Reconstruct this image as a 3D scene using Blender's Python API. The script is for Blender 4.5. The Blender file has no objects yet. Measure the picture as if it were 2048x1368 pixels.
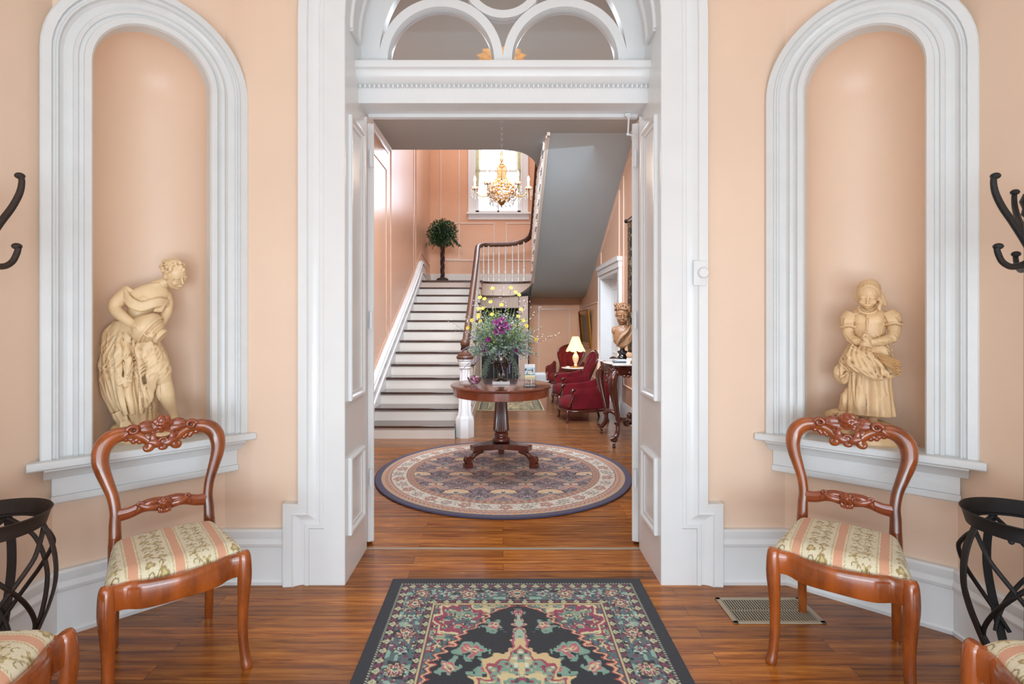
import bpy, bmesh, math, random
import numpy as np
from mathutils import Vector, Matrix
random.seed(7); np.random.seed(7)
PI = math.pi; TAU = 2*PI
SC = bpy.context.scene; COL = SC.collection
CX, CY, F, H = 1006.0, 640.0, 1040.0, 1.37
def P(px, py, Y):
    return Vector(((px-CX)*Y/F, Y, H-(py-CY)*Y/F))
V = lambda *a: Vector(a)
def lin(c):
    return tuple((x/12.92 if x <= .04045 else ((x+.055)/1.055)**2.4) for x in c)
def hx(s):
    return lin(tuple(int(s[i:i+2], 16)/255 for i in (0, 2, 4)))

# ------------------------------------------------------------------ materials
MATS = {}
def mat(name, col, rough=.5, metal=0., var=0., vscale=4., bump=0., bscale=60., coat=0., trans=0., emis=None, estr=0., alpha=1., sheen=0., stretch=None, crev=None, spec=.5, sub=0.):
    m = bpy.data.materials.new(name); m.use_nodes = True
    nt = m.node_tree; N = nt.nodes; L = nt.links
    b = N['Principled BSDF']
    c = hx(col) if isinstance(col, str) else col
    b.inputs['Base Color'].default_value = (*c, 1)
    b.inputs['Roughness'].default_value = rough
    b.inputs['Metallic'].default_value = metal
    b.inputs['Coat Weight'].default_value = coat
    b.inputs['Coat Roughness'].default_value = .12
    b.inputs['Transmission Weight'].default_value = trans
    b.inputs['Specular IOR Level'].default_value = spec
    b.inputs['Alpha'].default_value = alpha
    b.inputs['Sheen Weight'].default_value = sheen
    if emis:
        b.inputs['Emission Color'].default_value = (*hx(emis), 1)
        b.inputs['Emission Strength'].default_value = estr
    tc = N.new('ShaderNodeTexCoord')
    src = tc.outputs['Object']
    if stretch:
        mp = N.new('ShaderNodeMapping'); mp.inputs['Scale'].default_value = stretch
        L.new(src, mp.inputs['Vector']); src = mp.outputs['Vector']
    last = None
    if var:
        n = N.new('ShaderNodeTexNoise'); n.inputs['Scale'].default_value = vscale; n.inputs['Detail'].default_value = 5
        L.new(src, n.inputs['Vector'])
        r = N.new('ShaderNodeMapRange'); r.inputs['From Min'].default_value = .3; r.inputs['From Max'].default_value = .7
        r.inputs['To Min'].default_value = 1-var; r.inputs['To Max'].default_value = 1+var*.6
        L.new(n.outputs['Fac'], r.inputs['Value'])
        mx = N.new('ShaderNodeVectorMath'); mx.operation = 'SCALE'; mx.inputs[0].default_value = c
        L.new(r.outputs[0], mx.inputs['Scale']); last = mx.outputs[0]
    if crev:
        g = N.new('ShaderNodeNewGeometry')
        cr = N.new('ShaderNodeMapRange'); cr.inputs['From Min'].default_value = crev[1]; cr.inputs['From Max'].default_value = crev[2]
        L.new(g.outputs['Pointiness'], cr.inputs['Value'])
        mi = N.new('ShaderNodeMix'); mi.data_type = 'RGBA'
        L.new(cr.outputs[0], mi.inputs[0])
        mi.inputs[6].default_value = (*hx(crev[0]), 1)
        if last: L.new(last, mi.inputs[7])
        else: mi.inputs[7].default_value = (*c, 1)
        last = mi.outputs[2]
    if last: L.new(last, b.inputs['Base Color'])
    if bump:
        n2 = N.new('ShaderNodeTexNoise'); n2.inputs['Scale'].default_value = bscale; n2.inputs['Detail'].default_value = 4
        L.new(src, n2.inputs['Vector'])
        bp = N.new('ShaderNodeBump'); bp.inputs['Strength'].default_value = bump; bp.inputs['Distance'].default_value = .01
        L.new(n2.outputs['Fac'], bp.inputs['Height']); L.new(bp.outputs[0], b.inputs['Normal'])
    MATS[name] = m
    return m
def wood(name, c1, c2, scale=6., rough=.25, coat=.5, stretch=(1, 1, .15)):
    m = mat(name, c1, rough, coat=coat)
    nt = m.node_tree; N = nt.nodes; L = nt.links; b = N['Principled BSDF']
    tc = N.new('ShaderNodeTexCoord'); mp = N.new('ShaderNodeMapping'); mp.inputs['Scale'].default_value = stretch
    L.new(tc.outputs['Object'], mp.inputs['Vector'])
    n = N.new('ShaderNodeTexNoise'); n.inputs['Scale'].default_value = scale; n.inputs['Detail'].default_value = 8; n.inputs['Roughness'].default_value = .65
    L.new(mp.outputs[0], n.inputs['Vector'])
    r = N.new('ShaderNodeValToRGB'); r.color_ramp.elements[0].position = .30; r.color_ramp.elements[1].position = .62
    r.color_ramp.elements[0].color = (*hx(c2), 1); r.color_ramp.elements[1].color = (*hx(c1), 1)
    L.new(n.outputs['Fac'], r.inputs[0]); L.new(r.outputs[0], b.inputs['Base Color'])
    return m
def vcol(name, rough=.9, bump=.0, bscale=300., sheen=0., coat=0.):
    m = mat(name, 'ffffff', rough, bump=bump, bscale=bscale, sheen=sheen, coat=coat)
    nt = m.node_tree; a = nt.nodes.new('ShaderNodeAttribute'); a.attribute_name = 'Col'
    nt.links.new(a.outputs['Color'], nt.nodes['Principled BSDF'].inputs['Base Color'])
    return m

M_wall = mat('peach_paint', 'edd0b8', .42, var=.035, vscale=1.6, bump=.05, bscale=14)
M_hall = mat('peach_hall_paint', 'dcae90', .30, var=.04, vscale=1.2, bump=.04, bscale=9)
M_white = mat('white_gloss_paint', 'e6e6e6', .22, var=.02, vscale=6, bump=.03, bscale=40)
M_niche = mat('chalky_white_paint', 'dcdddd', .35, var=.03, vscale=9, bump=.16, bscale=30)
M_stairw = mat('stair_white_paint', 'dcd3c9', .4, var=.02, vscale=6)
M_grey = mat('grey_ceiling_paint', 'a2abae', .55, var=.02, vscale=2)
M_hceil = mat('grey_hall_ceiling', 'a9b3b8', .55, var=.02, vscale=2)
M_ceil = mat('white_ceiling_paint', 'e8e4de', .6)
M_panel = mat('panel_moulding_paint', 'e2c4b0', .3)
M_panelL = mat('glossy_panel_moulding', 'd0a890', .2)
M_tread = wood('dark_tread_wood', '4a3026', '2e1c16', 5, .16, .5, (.3, 2, 2))
M_rail = wood('handrail_wood', '5e3824', '3a2414', 5, .42, .1, (1, .2, 1))
M_chair = wood('cherry_wood', 'a4541f', '4c1e0a', 5, .2, .7, (1.6, 1.6, .5))
M_chaird = mat('carved_cherry_wood', '8e421e', .25, coat=.6, var=.12, vscale=20, crev=('2e0d06', .44, .51))
M_table = wood('mahogany_table_wood', '7c3a22', '4a1e12', 7, .16, .8, (.3, .3, 1))
M_tablev = wood('mahogany_pedestal_wood', '6a3020', '3a180f', 9, .22, .7, (1, 1, .2))
M_console = mat('dark_carved_mahogany', '4a1d14', .17, coat=.7, var=.15, vscale=12)
M_marble = mat('white_marble', 'd8d4d0', .12, var=.08, vscale=7, coat=.3)
M_iron = mat('black_textured_iron', '1d1c1d', .42, metal=.3, bump=.35, bscale=420)
M_iron2 = mat('bronzed_iron', '2e221c', .45, metal=.25, bump=.35, bscale=420)
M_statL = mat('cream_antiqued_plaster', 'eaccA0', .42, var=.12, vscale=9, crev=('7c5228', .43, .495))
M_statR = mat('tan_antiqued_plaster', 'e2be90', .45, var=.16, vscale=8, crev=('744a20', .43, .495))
M_bust = mat('terracotta_bronze_bust', '9c7452', .35, var=.14, vscale=12, crev=('4a2814', .465, .497))
M_black = mat('glossy_black', '0d0b0b', .12, coat=.5)
M_dark = mat('dark_recess', '0b0909', .5)
M_velvet = mat('crimson_velvet', '68111b', .9, var=.3, vscale=7, sheen=.06, spec=.2, bump=.1, bscale=90)
M_velvet2 = mat('rust_red_velvet', '6a1a14', .9, var=.3, vscale=7, sheen=.06, spec=.2, bump=.1, bscale=90)
M_gold = mat('gilt_metal', '9c7030', .28, metal=.9, var=.15, vscale=30)
M_brass = mat('brass', 'b98d3e', .25, metal=.95)
M_silver = mat('tarnished_silver', '6e6862', .25, metal=.9, var=.3, vscale=25)
def clear_mat(name, tint, lo):
    m = bpy.data.materials.new(name); m.use_nodes = True; N = m.node_tree.nodes; L = m.node_tree.links
    N.remove(N['Principled BSDF']); t = N.new('ShaderNodeBsdfTransparent'); t.inputs[0].default_value = (*hx(tint), 1); g = N.new('ShaderNodeBsdfGlossy'); g.inputs['Roughness'].default_value = .05
    f = N.new('ShaderNodeLayerWeight'); f.inputs['Blend'].default_value = lo; mx = N.new('ShaderNodeMixShader')
    L.new(f.outputs['Fresnel'], mx.inputs[0]); L.new(t.outputs[0], mx.inputs[1]); L.new(g.outputs[0], mx.inputs[2]); L.new(mx.outputs[0], N['Material Output'].inputs[0])
    return m
M_glass = clear_mat('cut_glass', 'f2eef4', .10); M_acrylic = clear_mat('clear_acrylic', 'f4f6f6', .12)
M_crystal = mat('crystal_bead', 'c9c0b4', .08, trans=.35, coat=.6)
M_amber = mat('amber_bead_glow', 'b87a36', .12, trans=.15, coat=.7, var=.5, vscale=60, emis='e09030', estr=.12)  # slight emission put into the beads to make them look lit
M_wax = mat('candle_sleeve', 'e9dcc0', .5)
M_bulb = mat('lit_bulb', 'fff2d8', .3, emis='ffdfa8', estr=14)
M_shade = mat('cream_lamp_shade', 'f2dca8', .7, emis='ffcf80', estr=1.1)
M_shade2 = mat('shade_piping', 'a88a5c', .7, emis='c08040', estr=.2)
M_leaf = mat('dark_green_leaf', '2c4a22', .42, var=.35, vscale=30)
M_leaf2 = mat('grey_green_leaf', '8b9f8c', .55, var=.3, vscale=40)
M_leaf3 = mat('lime_green_leaf', '8fa356', .55, var=.25, vscale=40)
M_yel = mat('yellow_petal', 'dcc04a', .6, var=.12, vscale=60)
M_mag = mat('magenta_petal', '7c1268', .55, var=.3, vscale=60)
M_lav = mat('lavender_bloom', '8d83a6', .7)
M_tinyw = mat('white_blossom', 'e6e4da', .7)
M_twig = mat('twig_bark', '5a4436', .7)
M_trunk = mat('twisted_dark_trunk', '3a1d15', .6, var=.3, vscale=30)
M_alum = mat('tan_metal_grille', 'b3a58e', .45, metal=.0)
M_candy = [mat('pink_candy_wrapper', 'c66a92', .2, coat=.5), mat('pale_candy_wrapper', 'e8d0dc', .2, coat=.5), mat('red_candy_wrapper', 'a03c58', .2, coat=.5)]
M_bookw = mat('grey_book_cover', '8c98a8', .3)
M_bookd = mat('dark_book_cover', '2a3138', .3)
M_paper = mat('paper_pages', 'e6e4de', .7)
M_porc = mat('painted_porcelain_glow', 'd9c7a8', .15, coat=.6, var=.25, vscale=40, emis='c08a50', estr=.25)  # faint warm emission put into the porcelain, which gives no light itself
M_canvas = mat('dark_oil_canvas', '4a3b2c', .4, var=.5, vscale=8)
M_curtain = mat('sheer_yellow_lace', 'd9cf9c', .8, var=.2, vscale=20, alpha=.75)
M_vc_rug = vcol('woven_rug_pile', .95, .3, 500, .2)
M_vc_seat = vcol('brocade_fabric', .7, .15, 600, .2)
M_vc_paper = vcol('printed_paper', .35)
M_vc_tap = vcol('tapestry_weave', .95, .3, 400)

def floor_mat():
    m = bpy.data.materials.new('oak_floorboards'); m.use_nodes = True
    N = m.node_tree.nodes; L = m.node_tree.links; b = N['Principled BSDF']
    tc = N.new('ShaderNodeTexCoord')
    br = N.new('ShaderNodeTexBrick'); br.offset = .37; br.offset_frequency = 2; br.squash = 1.
    br.inputs['Scale'].default_value = 1.; br.inputs['Brick Width'].default_value = 1.37; br.inputs['Row Height'].default_value = .086
    br.inputs['Mortar Size'].default_value = .0011; br.inputs['Mortar Smooth'].default_value = .3
    br.inputs['Color1'].default_value = (.0, .0, .0, 1); br.inputs['Color2'].default_value = (1, 1, 1, 1); br.inputs['Mortar'].default_value = (.5, .5, .5, 1)
    L.new(tc.outputs['Object'], br.inputs['Vector'])
    # per-board shift of the grain
    mp = N.new('ShaderNodeMapping'); mp.inputs['Scale'].default_value = (1.6, 26, 1)
    ad = N.new('ShaderNodeVectorMath'); ad.operation = 'MULTIPLY_ADD'; ad.inputs[1].default_value = (7, 3, 5)
    L.new(br.outputs['Color'], ad.inputs[0]); L.new(tc.outputs['Object'], mp.inputs['Vector']); L.new(mp.outputs[0], ad.inputs[2])
    g = N.new('ShaderNodeTexNoise'); g.inputs['Scale'].default_value = 1.5; g.inputs['Detail'].default_value = 9; g.inputs['Roughness'].default_value = .62; g.inputs['Distortion'].default_value = .7
    L.new(ad.outputs[0], g.inputs['Vector'])
    g2 = N.new('ShaderNodeTexNoise'); g2.inputs['Scale'].default_value = .55; g2.inputs['Detail'].default_value = 2
    L.new(tc.outputs['Object'], g2.inputs['Vector'])
    ramp = N.new('ShaderNodeValToRGB'); e = ramp.color_ramp.elements
    e[0].position = .22; e[0].color = (*hx('4a260a'), 1); e[1].position = .72; e[1].color = (*hx('c27d30'), 1)
    x = ramp.color_ramp.elements.new(.40); x.color = (*hx('824516'), 1)
    x = ramp.color_ramp.elements.new(.52); x.color = (*hx('a2601f'), 1)
    L.new(g.outputs['Fac'], ramp.inputs[0])
    hs = N.new('ShaderNodeHueSaturation')
    mr = N.new('ShaderNodeMapRange'); mr.inputs['To Min'].default_value = .72; mr.inputs['To Max'].default_value = 1.36
    L.new(br.outputs['Color'], mr.inputs['Value'])
    mr2 = N.new('ShaderNodeMapRange'); mr2.inputs['From Min'].default_value = .35; mr2.inputs['From Max'].default_value = .65; mr2.inputs['To Min'].default_value = .8; mr2.inputs['To Max'].default_value = 1.15
    L.new(g2.outputs['Fac'], mr2.inputs['Value'])
    mu = N.new('ShaderNodeMath'); mu.operation = 'MULTIPLY'; L.new(mr.outputs[0], mu.inputs[0]); L.new(mr2.outputs[0], mu.inputs[1])
    L.new(mu.outputs[0], hs.inputs['Value']); L.new(ramp.outputs[0], hs.inputs['Color'])
    mi = N.new('ShaderNodeMix'); mi.data_type = 'RGBA'; L.new(br.outputs['Fac'], mi.inputs[0]); L.new(hs.outputs[0], mi.inputs[6]); mi.inputs[7].default_value = (*hx('3a1c0e'), 1)
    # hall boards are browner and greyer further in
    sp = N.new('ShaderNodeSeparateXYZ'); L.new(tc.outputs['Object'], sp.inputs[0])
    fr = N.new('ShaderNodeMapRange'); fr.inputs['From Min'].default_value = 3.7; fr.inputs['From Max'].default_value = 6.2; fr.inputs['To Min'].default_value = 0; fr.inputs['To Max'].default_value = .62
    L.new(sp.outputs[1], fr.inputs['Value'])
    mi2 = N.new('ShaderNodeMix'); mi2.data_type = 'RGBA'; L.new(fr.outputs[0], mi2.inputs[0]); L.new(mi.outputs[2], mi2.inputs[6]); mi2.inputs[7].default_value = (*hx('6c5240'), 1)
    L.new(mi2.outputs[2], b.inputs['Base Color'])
    rr = N.new('ShaderNodeMapRange'); rr.inputs['To Min'].default_value = .14; rr.inputs['To Max'].default_value = .34
    L.new(g.outputs['Fac'], rr.inputs['Value']); L.new(rr.outputs[0], b.inputs['Roughness'])
    bp = N.new('ShaderNodeBump'); bp.inputs['Strength'].default_value = .12; bp.inputs['Distance'].default_value = .004
    L.new(g.outputs['Fac'], bp.inputs['Height']); L.new(bp.outputs[0], b.inputs['Normal'])
    b.inputs['Coat Weight'].default_value = .08; b.inputs['Coat Roughness'].default_value = .1; b.inputs['Specular IOR Level'].default_value = .42
    return m
M_floor = floor_mat()

# ------------------------------------------------------------------ mesh helpers
def crs(pts, n=6, closed=False):
    """Catmull-Rom through points of any dimension."""
    p = [np.array(q, float) for q in pts]
    out = []
    m = len(p)
    for i in range(m if closed else m-1):
        p0 = p[(i-1) % m] if (closed or i > 0) else 2*p[0]-p[1]
        p1 = p[i]; p2 = p[(i+1) % m]
        p3 = p[(i+2) % m] if (closed or i+2 < m) else 2*p[-1]-p[-2]
        for k in range(n):
            t = k/n
            out.append(.5*((2*p1)+(-p0+p2)*t+(2*p0-5*p1+4*p2-p3)*t*t+(-p0+3*p1-3*p2+p3)*t**3))
    if not closed: out.append(p[-1])
    return out
class MB:
    def __init__(s): s.v = []; s.f = []
    def add(s, vs, fs):
        b = len(s.v); s.v += [tuple(x) for x in vs]; s.f += [tuple(b+i for i in f) for f in fs]; return s
    def box(s, x0, x1, y0, y1, z0, z1, M=None):
        vs = [V(x, y, z) for z in (z0, z1) for y in (y0, y1) for x in (x0, x1)]
        if M: vs = [M @ v for v in vs]
        return s.add(vs, [(0, 2, 3, 1), (4, 5, 7, 6), (0, 1, 5, 4), (2, 6, 7, 3), (0, 4, 6, 2), (1, 3, 7, 5)])
    def prism(s, pts, vec):
        n = len(pts); a = [Vector(p) for p in pts]; b = [p+Vector(vec) for p in a]
        return s.add(a+b, [tuple(range(n))[::-1], tuple(range(n, 2*n))]+[(i, (i+1) % n, n+(i+1) % n, n+i) for i in range(n)])
    def rings(s, rings, cap=True, closed=False):
        n = len(rings[0]); m = len(rings); vs = [p for r in rings for p in r]; fs = []
        for i in range(m if closed else m-1):
            j = (i+1) % m
            for k in range(n):
                l = (k+1) % n
                fs.append((i*n+k, i*n+l, j*n+l, j*n+k))
        if cap and not closed:
            fs.append(tuple(range(n))[::-1]); fs.append(tuple((m-1)*n+k for k in range(n)))
        return s.add(vs, fs)
    def lathe(s, prof, c=(0, 0, 0), seg=24, sx=1, sy=1, flute=None, M=None):
        R = []
        for r, z in prof:
            ring = []
            for k in range(seg):
                a = TAU*k/seg; q = r
                if flute and flute[1] <= z <= flute[2]: q = r*(1-flute[3]*(.5+.5*math.cos(flute[0]*a)))
                p = V(q*math.cos(a)*sx, q*math.sin(a)*sy, z)
                if M: p = M @ p
                ring.append(p+Vector(c))
            R.append(ring)
        return s.rings(R)
    def tube(s, pts, r, seg=8, flat=None, up=None, closed=False, smooth=0):
        """pts of 3 (or 4 with radius) numbers; flat=(a,b) squashes the section along side / up."""
        q = [np.array(p, float) for p in pts]
        if len(q[0]) == 3:
            rr = r if isinstance(r, (list, tuple)) else [r]*len(q)
            q = [np.append(a, b) for a, b in zip(q, rr)]
        if smooth: q = crs(q, smooth, closed)
        P3 = [V(*a[:3]) for a in q]; rad = [float(a[3]) for a in q]; n = len(P3)
        R = []; prev = None
        for i in range(n):
            a = P3[i-1] if (i > 0 or closed) else P3[0]; b = P3[(i+1) % n] if (i < n-1 or closed) else P3[-1]
            d = (b-a)
            if d.length < 1e-9: d = V(0, 0, 1)
            d.normalize()
            if up is not None:
                S = d.cross(Vector(up))
                if S.length < 1e-4: S = prev if prev else V(1, 0, 0)
                S.normalize()
            else:
                if prev is None:
                    S = d.cross(V(0, 0, 1)) if abs(d.z) < .9 else d.cross(V(0, 1, 0))
                else:
                    S = prev-d*prev.dot(d)
                S.normalize()
            prev = S.copy(); U = S.cross(d); fa, fb = flat or (1, 1)
            R.append([P3[i]+(S*math.cos(TAU*k/seg)*fa+U*math.sin(TAU*k/seg)*fb)*rad[i] for k in range(seg)])
        return s.rings(R, closed=closed)
    def ell(s, c, r, R=None, seg=12, rg=8):
        c = Vector(c); r = (r, r, r) if isinstance(r, (int, float)) else r
        vs = []; fs = []
        for i in range(1, rg):
            t = PI*i/rg
            for k in range(seg):
                a = TAU*k/seg; p = V(r[0]*math.sin(t)*math.cos(a), r[1]*math.sin(t)*math.sin(a), r[2]*math.cos(t))
                if R: p = R @ p
                vs.append(c+p)
        T = V(0, 0, r[2]); T = R @ T if R else T
        vs += [c+T, c-T]; nt = len(vs)-2
        for i in range(rg-2):
            for k in range(seg):
                l = (k+1) % seg; fs.append((i*seg+k, (i+1)*seg+k, (i+1)*seg+l, i*seg+l))
        for k in range(seg):
            l = (k+1) % seg; fs.append((nt, k, l)); fs.append((nt+1, (rg-2)*seg+l, (rg-2)*seg+k))
        return s.add(vs, fs)
    def sweep(s, pts, N, prof, closed=False):
        """mitred moulding: profile (a,b) with a along d x N, b along N"""
        N = Vector(N).normalized(); pts = [Vector(p) for p in pts]; n = len(pts); R = []
        for i in range(n):
            ds = []
            if i > 0 or closed: ds.append((pts[i]-pts[i-1]).normalized())
            if i < n-1 or closed: ds.append((pts[(i+1) % n]-pts[i]).normalized())
            Ls = [d.cross(N).normalized() for d in ds]
            m = Ls[0] if len(Ls) == 1 else (Ls[0]+Ls[1])/(1+Ls[0].dot(Ls[1]))
            R.append([pts[i]+m*a+N*b for a, b in prof])
        return s.rings(R, closed=closed)
    def leaf(s, base, d, L, w, nrm=None, fold=.15, droop=.2):
        base = Vector(base); d = Vector(d).normalized()
        side = d.cross(nrm if nrm else V(random.uniform(-1, 1), random.uniform(-1, 1), random.uniform(-.2, 1)))
        if side.length < .05: side = d.orthogonal()
        side.normalize(); up = side.cross(d)
        m = base+d*L*.5+up*(-.0); e = base+d*L-up*droop*L
        return s.add([base, m+side*w/2+up*fold*w, e, m-side*w/2+up*fold*w, m], [(0, 1, 4), (0, 4, 3), (4, 1, 2), (3, 4, 2)])
    def build(s, name, m, parent=None, smooth=35, bevel=0, seg=2, loc=None, sub=0):
        me = bpy.data.meshes.new(name); me.from_pydata(s.v, [], s.f); me.validate()
        bm = bmesh.new(); bm.from_mesh(me); bmesh.ops.recalc_face_normals(bm, faces=bm.faces); bm.to_mesh(me); bm.free()
        o = bpy.data.objects.new(name, me); COL.objects.link(o)
        me.materials.append(m)
        if smooth is not None:
            me.shade_smooth()
            if smooth < 180: me.set_sharp_from_angle(angle=math.radians(smooth))
        if bevel:
            b = o.modifiers.new('bevel', 'BEVEL'); b.width = bevel; b.segments = seg; b.limit_method = 'ANGLE'; b.angle_limit = math.radians(40)
        if sub:
            b = o.modifiers.new('sub', 'SUBSURF'); b.levels = sub; b.render_levels = sub
        if parent: o.parent = parent
        if loc: o.location = loc
        return o
def tag(o, label=None, cat=None, group=None, kind=None):
    if label: o['label'] = label
    if cat: o['category'] = cat
    if group: o['group'] = group
    if kind: o['kind'] = kind
    return o
def thing(name, label, cat, loc=(0, 0, 0), rz=0, group=None):
    o = bpy.data.objects.new(name, None); COL.objects.link(o); o.location = loc; o.rotation_euler = (0, 0, math.radians(rz)); o.empty_display_size = .1
    return tag(o, label, cat, group)
def struct(o): o['kind'] = 'structure'; return o
def kids(o): return [c for c in bpy.data.objects if c.parent == o]
def copy_tree(o, parent=None):
    c = o.copy(); COL.objects.link(c)
    if parent is not None: c.parent = parent
    for ch in kids(o): copy_tree(ch, c)
    return c
def blob(mb, voxel=.004, smooth=4, disp=None):
    me = bpy.data.meshes.new('t'); me.from_pydata(mb.v, [], mb.f)
    bm = bmesh.new(); bm.from_mesh(me); bmesh.ops.recalc_face_normals(bm, faces=bm.faces); bm.to_mesh(me); bm.free()
    o = bpy.data.objects.new('t', me); COL.objects.link(o)
    r = o.modifiers.new('r', 'REMESH'); r.mode = 'VOXEL'; r.voxel_size = voxel; r.use_smooth_shade = True
    if smooth:
        sm = o.modifiers.new('s', 'SMOOTH'); sm.factor = .5; sm.iterations = smooth
    bpy.context.view_layer.update()
    ev = o.evaluated_get(bpy.context.evaluated_depsgraph_get())
    out = bpy.data.meshes.new_from_object(ev)
    bpy.data.objects.remove(o); bpy.data.meshes.remove(me)
    out.shade_smooth()
    return out
def link_mesh(name, me, m, parent=None):
    me.name = name; me.materials.clear(); me.materials.append(m)
    o = bpy.data.objects.new(name, me); COL.objects.link(o)
    if parent: o.parent = parent
    return o
def grid_mesh(name, X, Y, Z, C, m, parent=None, mask=None, thick=0):
    """dense sheet with a colour for every vertex (C linear rgb)"""
    ny, nx = X.shape
    co = np.stack([X, Y, Z], -1).reshape(-1, 3).astype(np.float32)
    idx = np.arange(ny*nx).reshape(ny, nx)
    q = np.stack([idx[:-1, :-1], idx[:-1, 1:], idx[1:, 1:], idx[1:, :-1]], -1).reshape(-1, 4)
    if mask is not None: q = q[mask[:-1, :-1].reshape(-1)]
    me = bpy.data.meshes.new(name)
    me.vertices.add(len(co)); me.vertices.foreach_set('co', co.ravel())
    me.loops.add(q.size); me.loops.foreach_set('vertex_index', q.ravel().astype(np.int32))
    me.polygons.add(len(q)); me.polygons.foreach_set('loop_start', np.arange(0, q.size, 4, dtype=np.int32))
    me.update(calc_edges=True); me.validate()
    a = me.color_attributes.new('Col', 'FLOAT_COLOR', 'POINT')
    cc = np.concatenate([C.reshape(-1, 3), np.ones((ny*nx, 1))], 1).astype(np.float32)
    a.data.foreach_set('color', cc.ravel())
    if mask is not None:
        bm = bmesh.new(); bm.from_mesh(me); bmesh.ops.delete(bm, geom=[v for v in bm.verts if not v.link_faces], context='VERTS'); bm.to_mesh(me); bm.free()
    me.shade_smooth(); me.materials.append(m)
    o = bpy.data.objects.new(name, me); COL.objects.link(o)
    if parent: o.parent = parent
    return o
from mathutils import noise as mnoise
def drape(me, zlo, zhi, amp, kx=26, kz=4, shear=0., seed=0., xr=(-9, 9)):
    """push cloth vertices in and out along their normals in long ridged folds"""
    nv = len(me.vertices); nn = np.zeros(nv*3, np.float32); me.vertices.foreach_get('normal', nn) if False else me.vertex_normals.foreach_get('vector', nn)
    cc = np.zeros(nv*3, np.float32); me.vertices.foreach_get('co', cc); cc = cc.reshape(-1, 3); nn = nn.reshape(-1, 3); oo = cc.copy()
    for i in range(nv):
        c = V(*cc[i].tolist())
        w = min(1, max(0, (c.z-zlo)/.05), max(0, (zhi-c.z)/.05))
        if w <= 0 or not (xr[0] < c.x < xr[1]): continue
        q = mnoise.noise(V((c.x+shear*c.z)*kx*.4+seed, c.y*kx*.4, c.z*kz*.5))*1.1
        r = 1-abs(mnoise.noise(V((c.x+shear*c.z)*kx+q+seed, c.y*kx, c.z*kz)))*2.4
        n = nn[i]; w *= 1-.6*abs(float(n[2]))
        oo[i] = cc[i]+n*(amp*w*(r-.35))
    me.vertices.foreach_set('co', oo.ravel())
    me.update()
def rotm(ax, deg): return Matrix.Rotation(math.radians(deg), 3, ax)
# ------------------------------------------------------------------ room shell
P1, P2 = V(-1.454, 2.72, 0), V(-1.95, 2.25, 0)
Q1, Q2 = V(1.475, 2.72, 0), V(1.99, 2.275, 0)
HT = 3.95
YW = 2.72; JX = .817; ZS = 2.93; YB = 3.12
def hole_wall(mb, O, t, L, Hh, u0, u1, zb, zs, arc=True, n=24, z0=0):
    """flat wall from O along t with a (round-headed) opening"""
    O = Vector(O); t = Vector(t).normalized(); W = lambda u, z: O+t*u+V(0, 0, z)
    q = lambda a, b, c, d: mb.add([W(*a), W(*b), W(*c), W(*d)], [(0, 1, 2, 3)])
    q((0, z0), (u0, z0), (u0, Hh), (0, Hh)); q((u1, z0), (L, z0), (L, Hh), (u1, Hh))
    if zb > z0: q((u0, z0), (u1, z0), (u1, zb), (u0, zb))
    r = (u1-u0)/2; c = (u0+u1)/2
    if arc:
        for i in range(n):
            a, b = PI-PI*i/n, PI-PI*(i+1)/n
            q((c+r*math.cos(a), zs+r*math.sin(a)), (c+r*math.cos(b), zs+r*math.sin(b)), (c+r*math.cos(b), Hh), (c+r*math.cos(a), Hh))
    else: q((u0, zs), (u1, zs), (u1, Hh), (u0, Hh))
def plane(mb, pts): return mb.add(pts, [tuple(range(len(pts)))])

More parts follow.
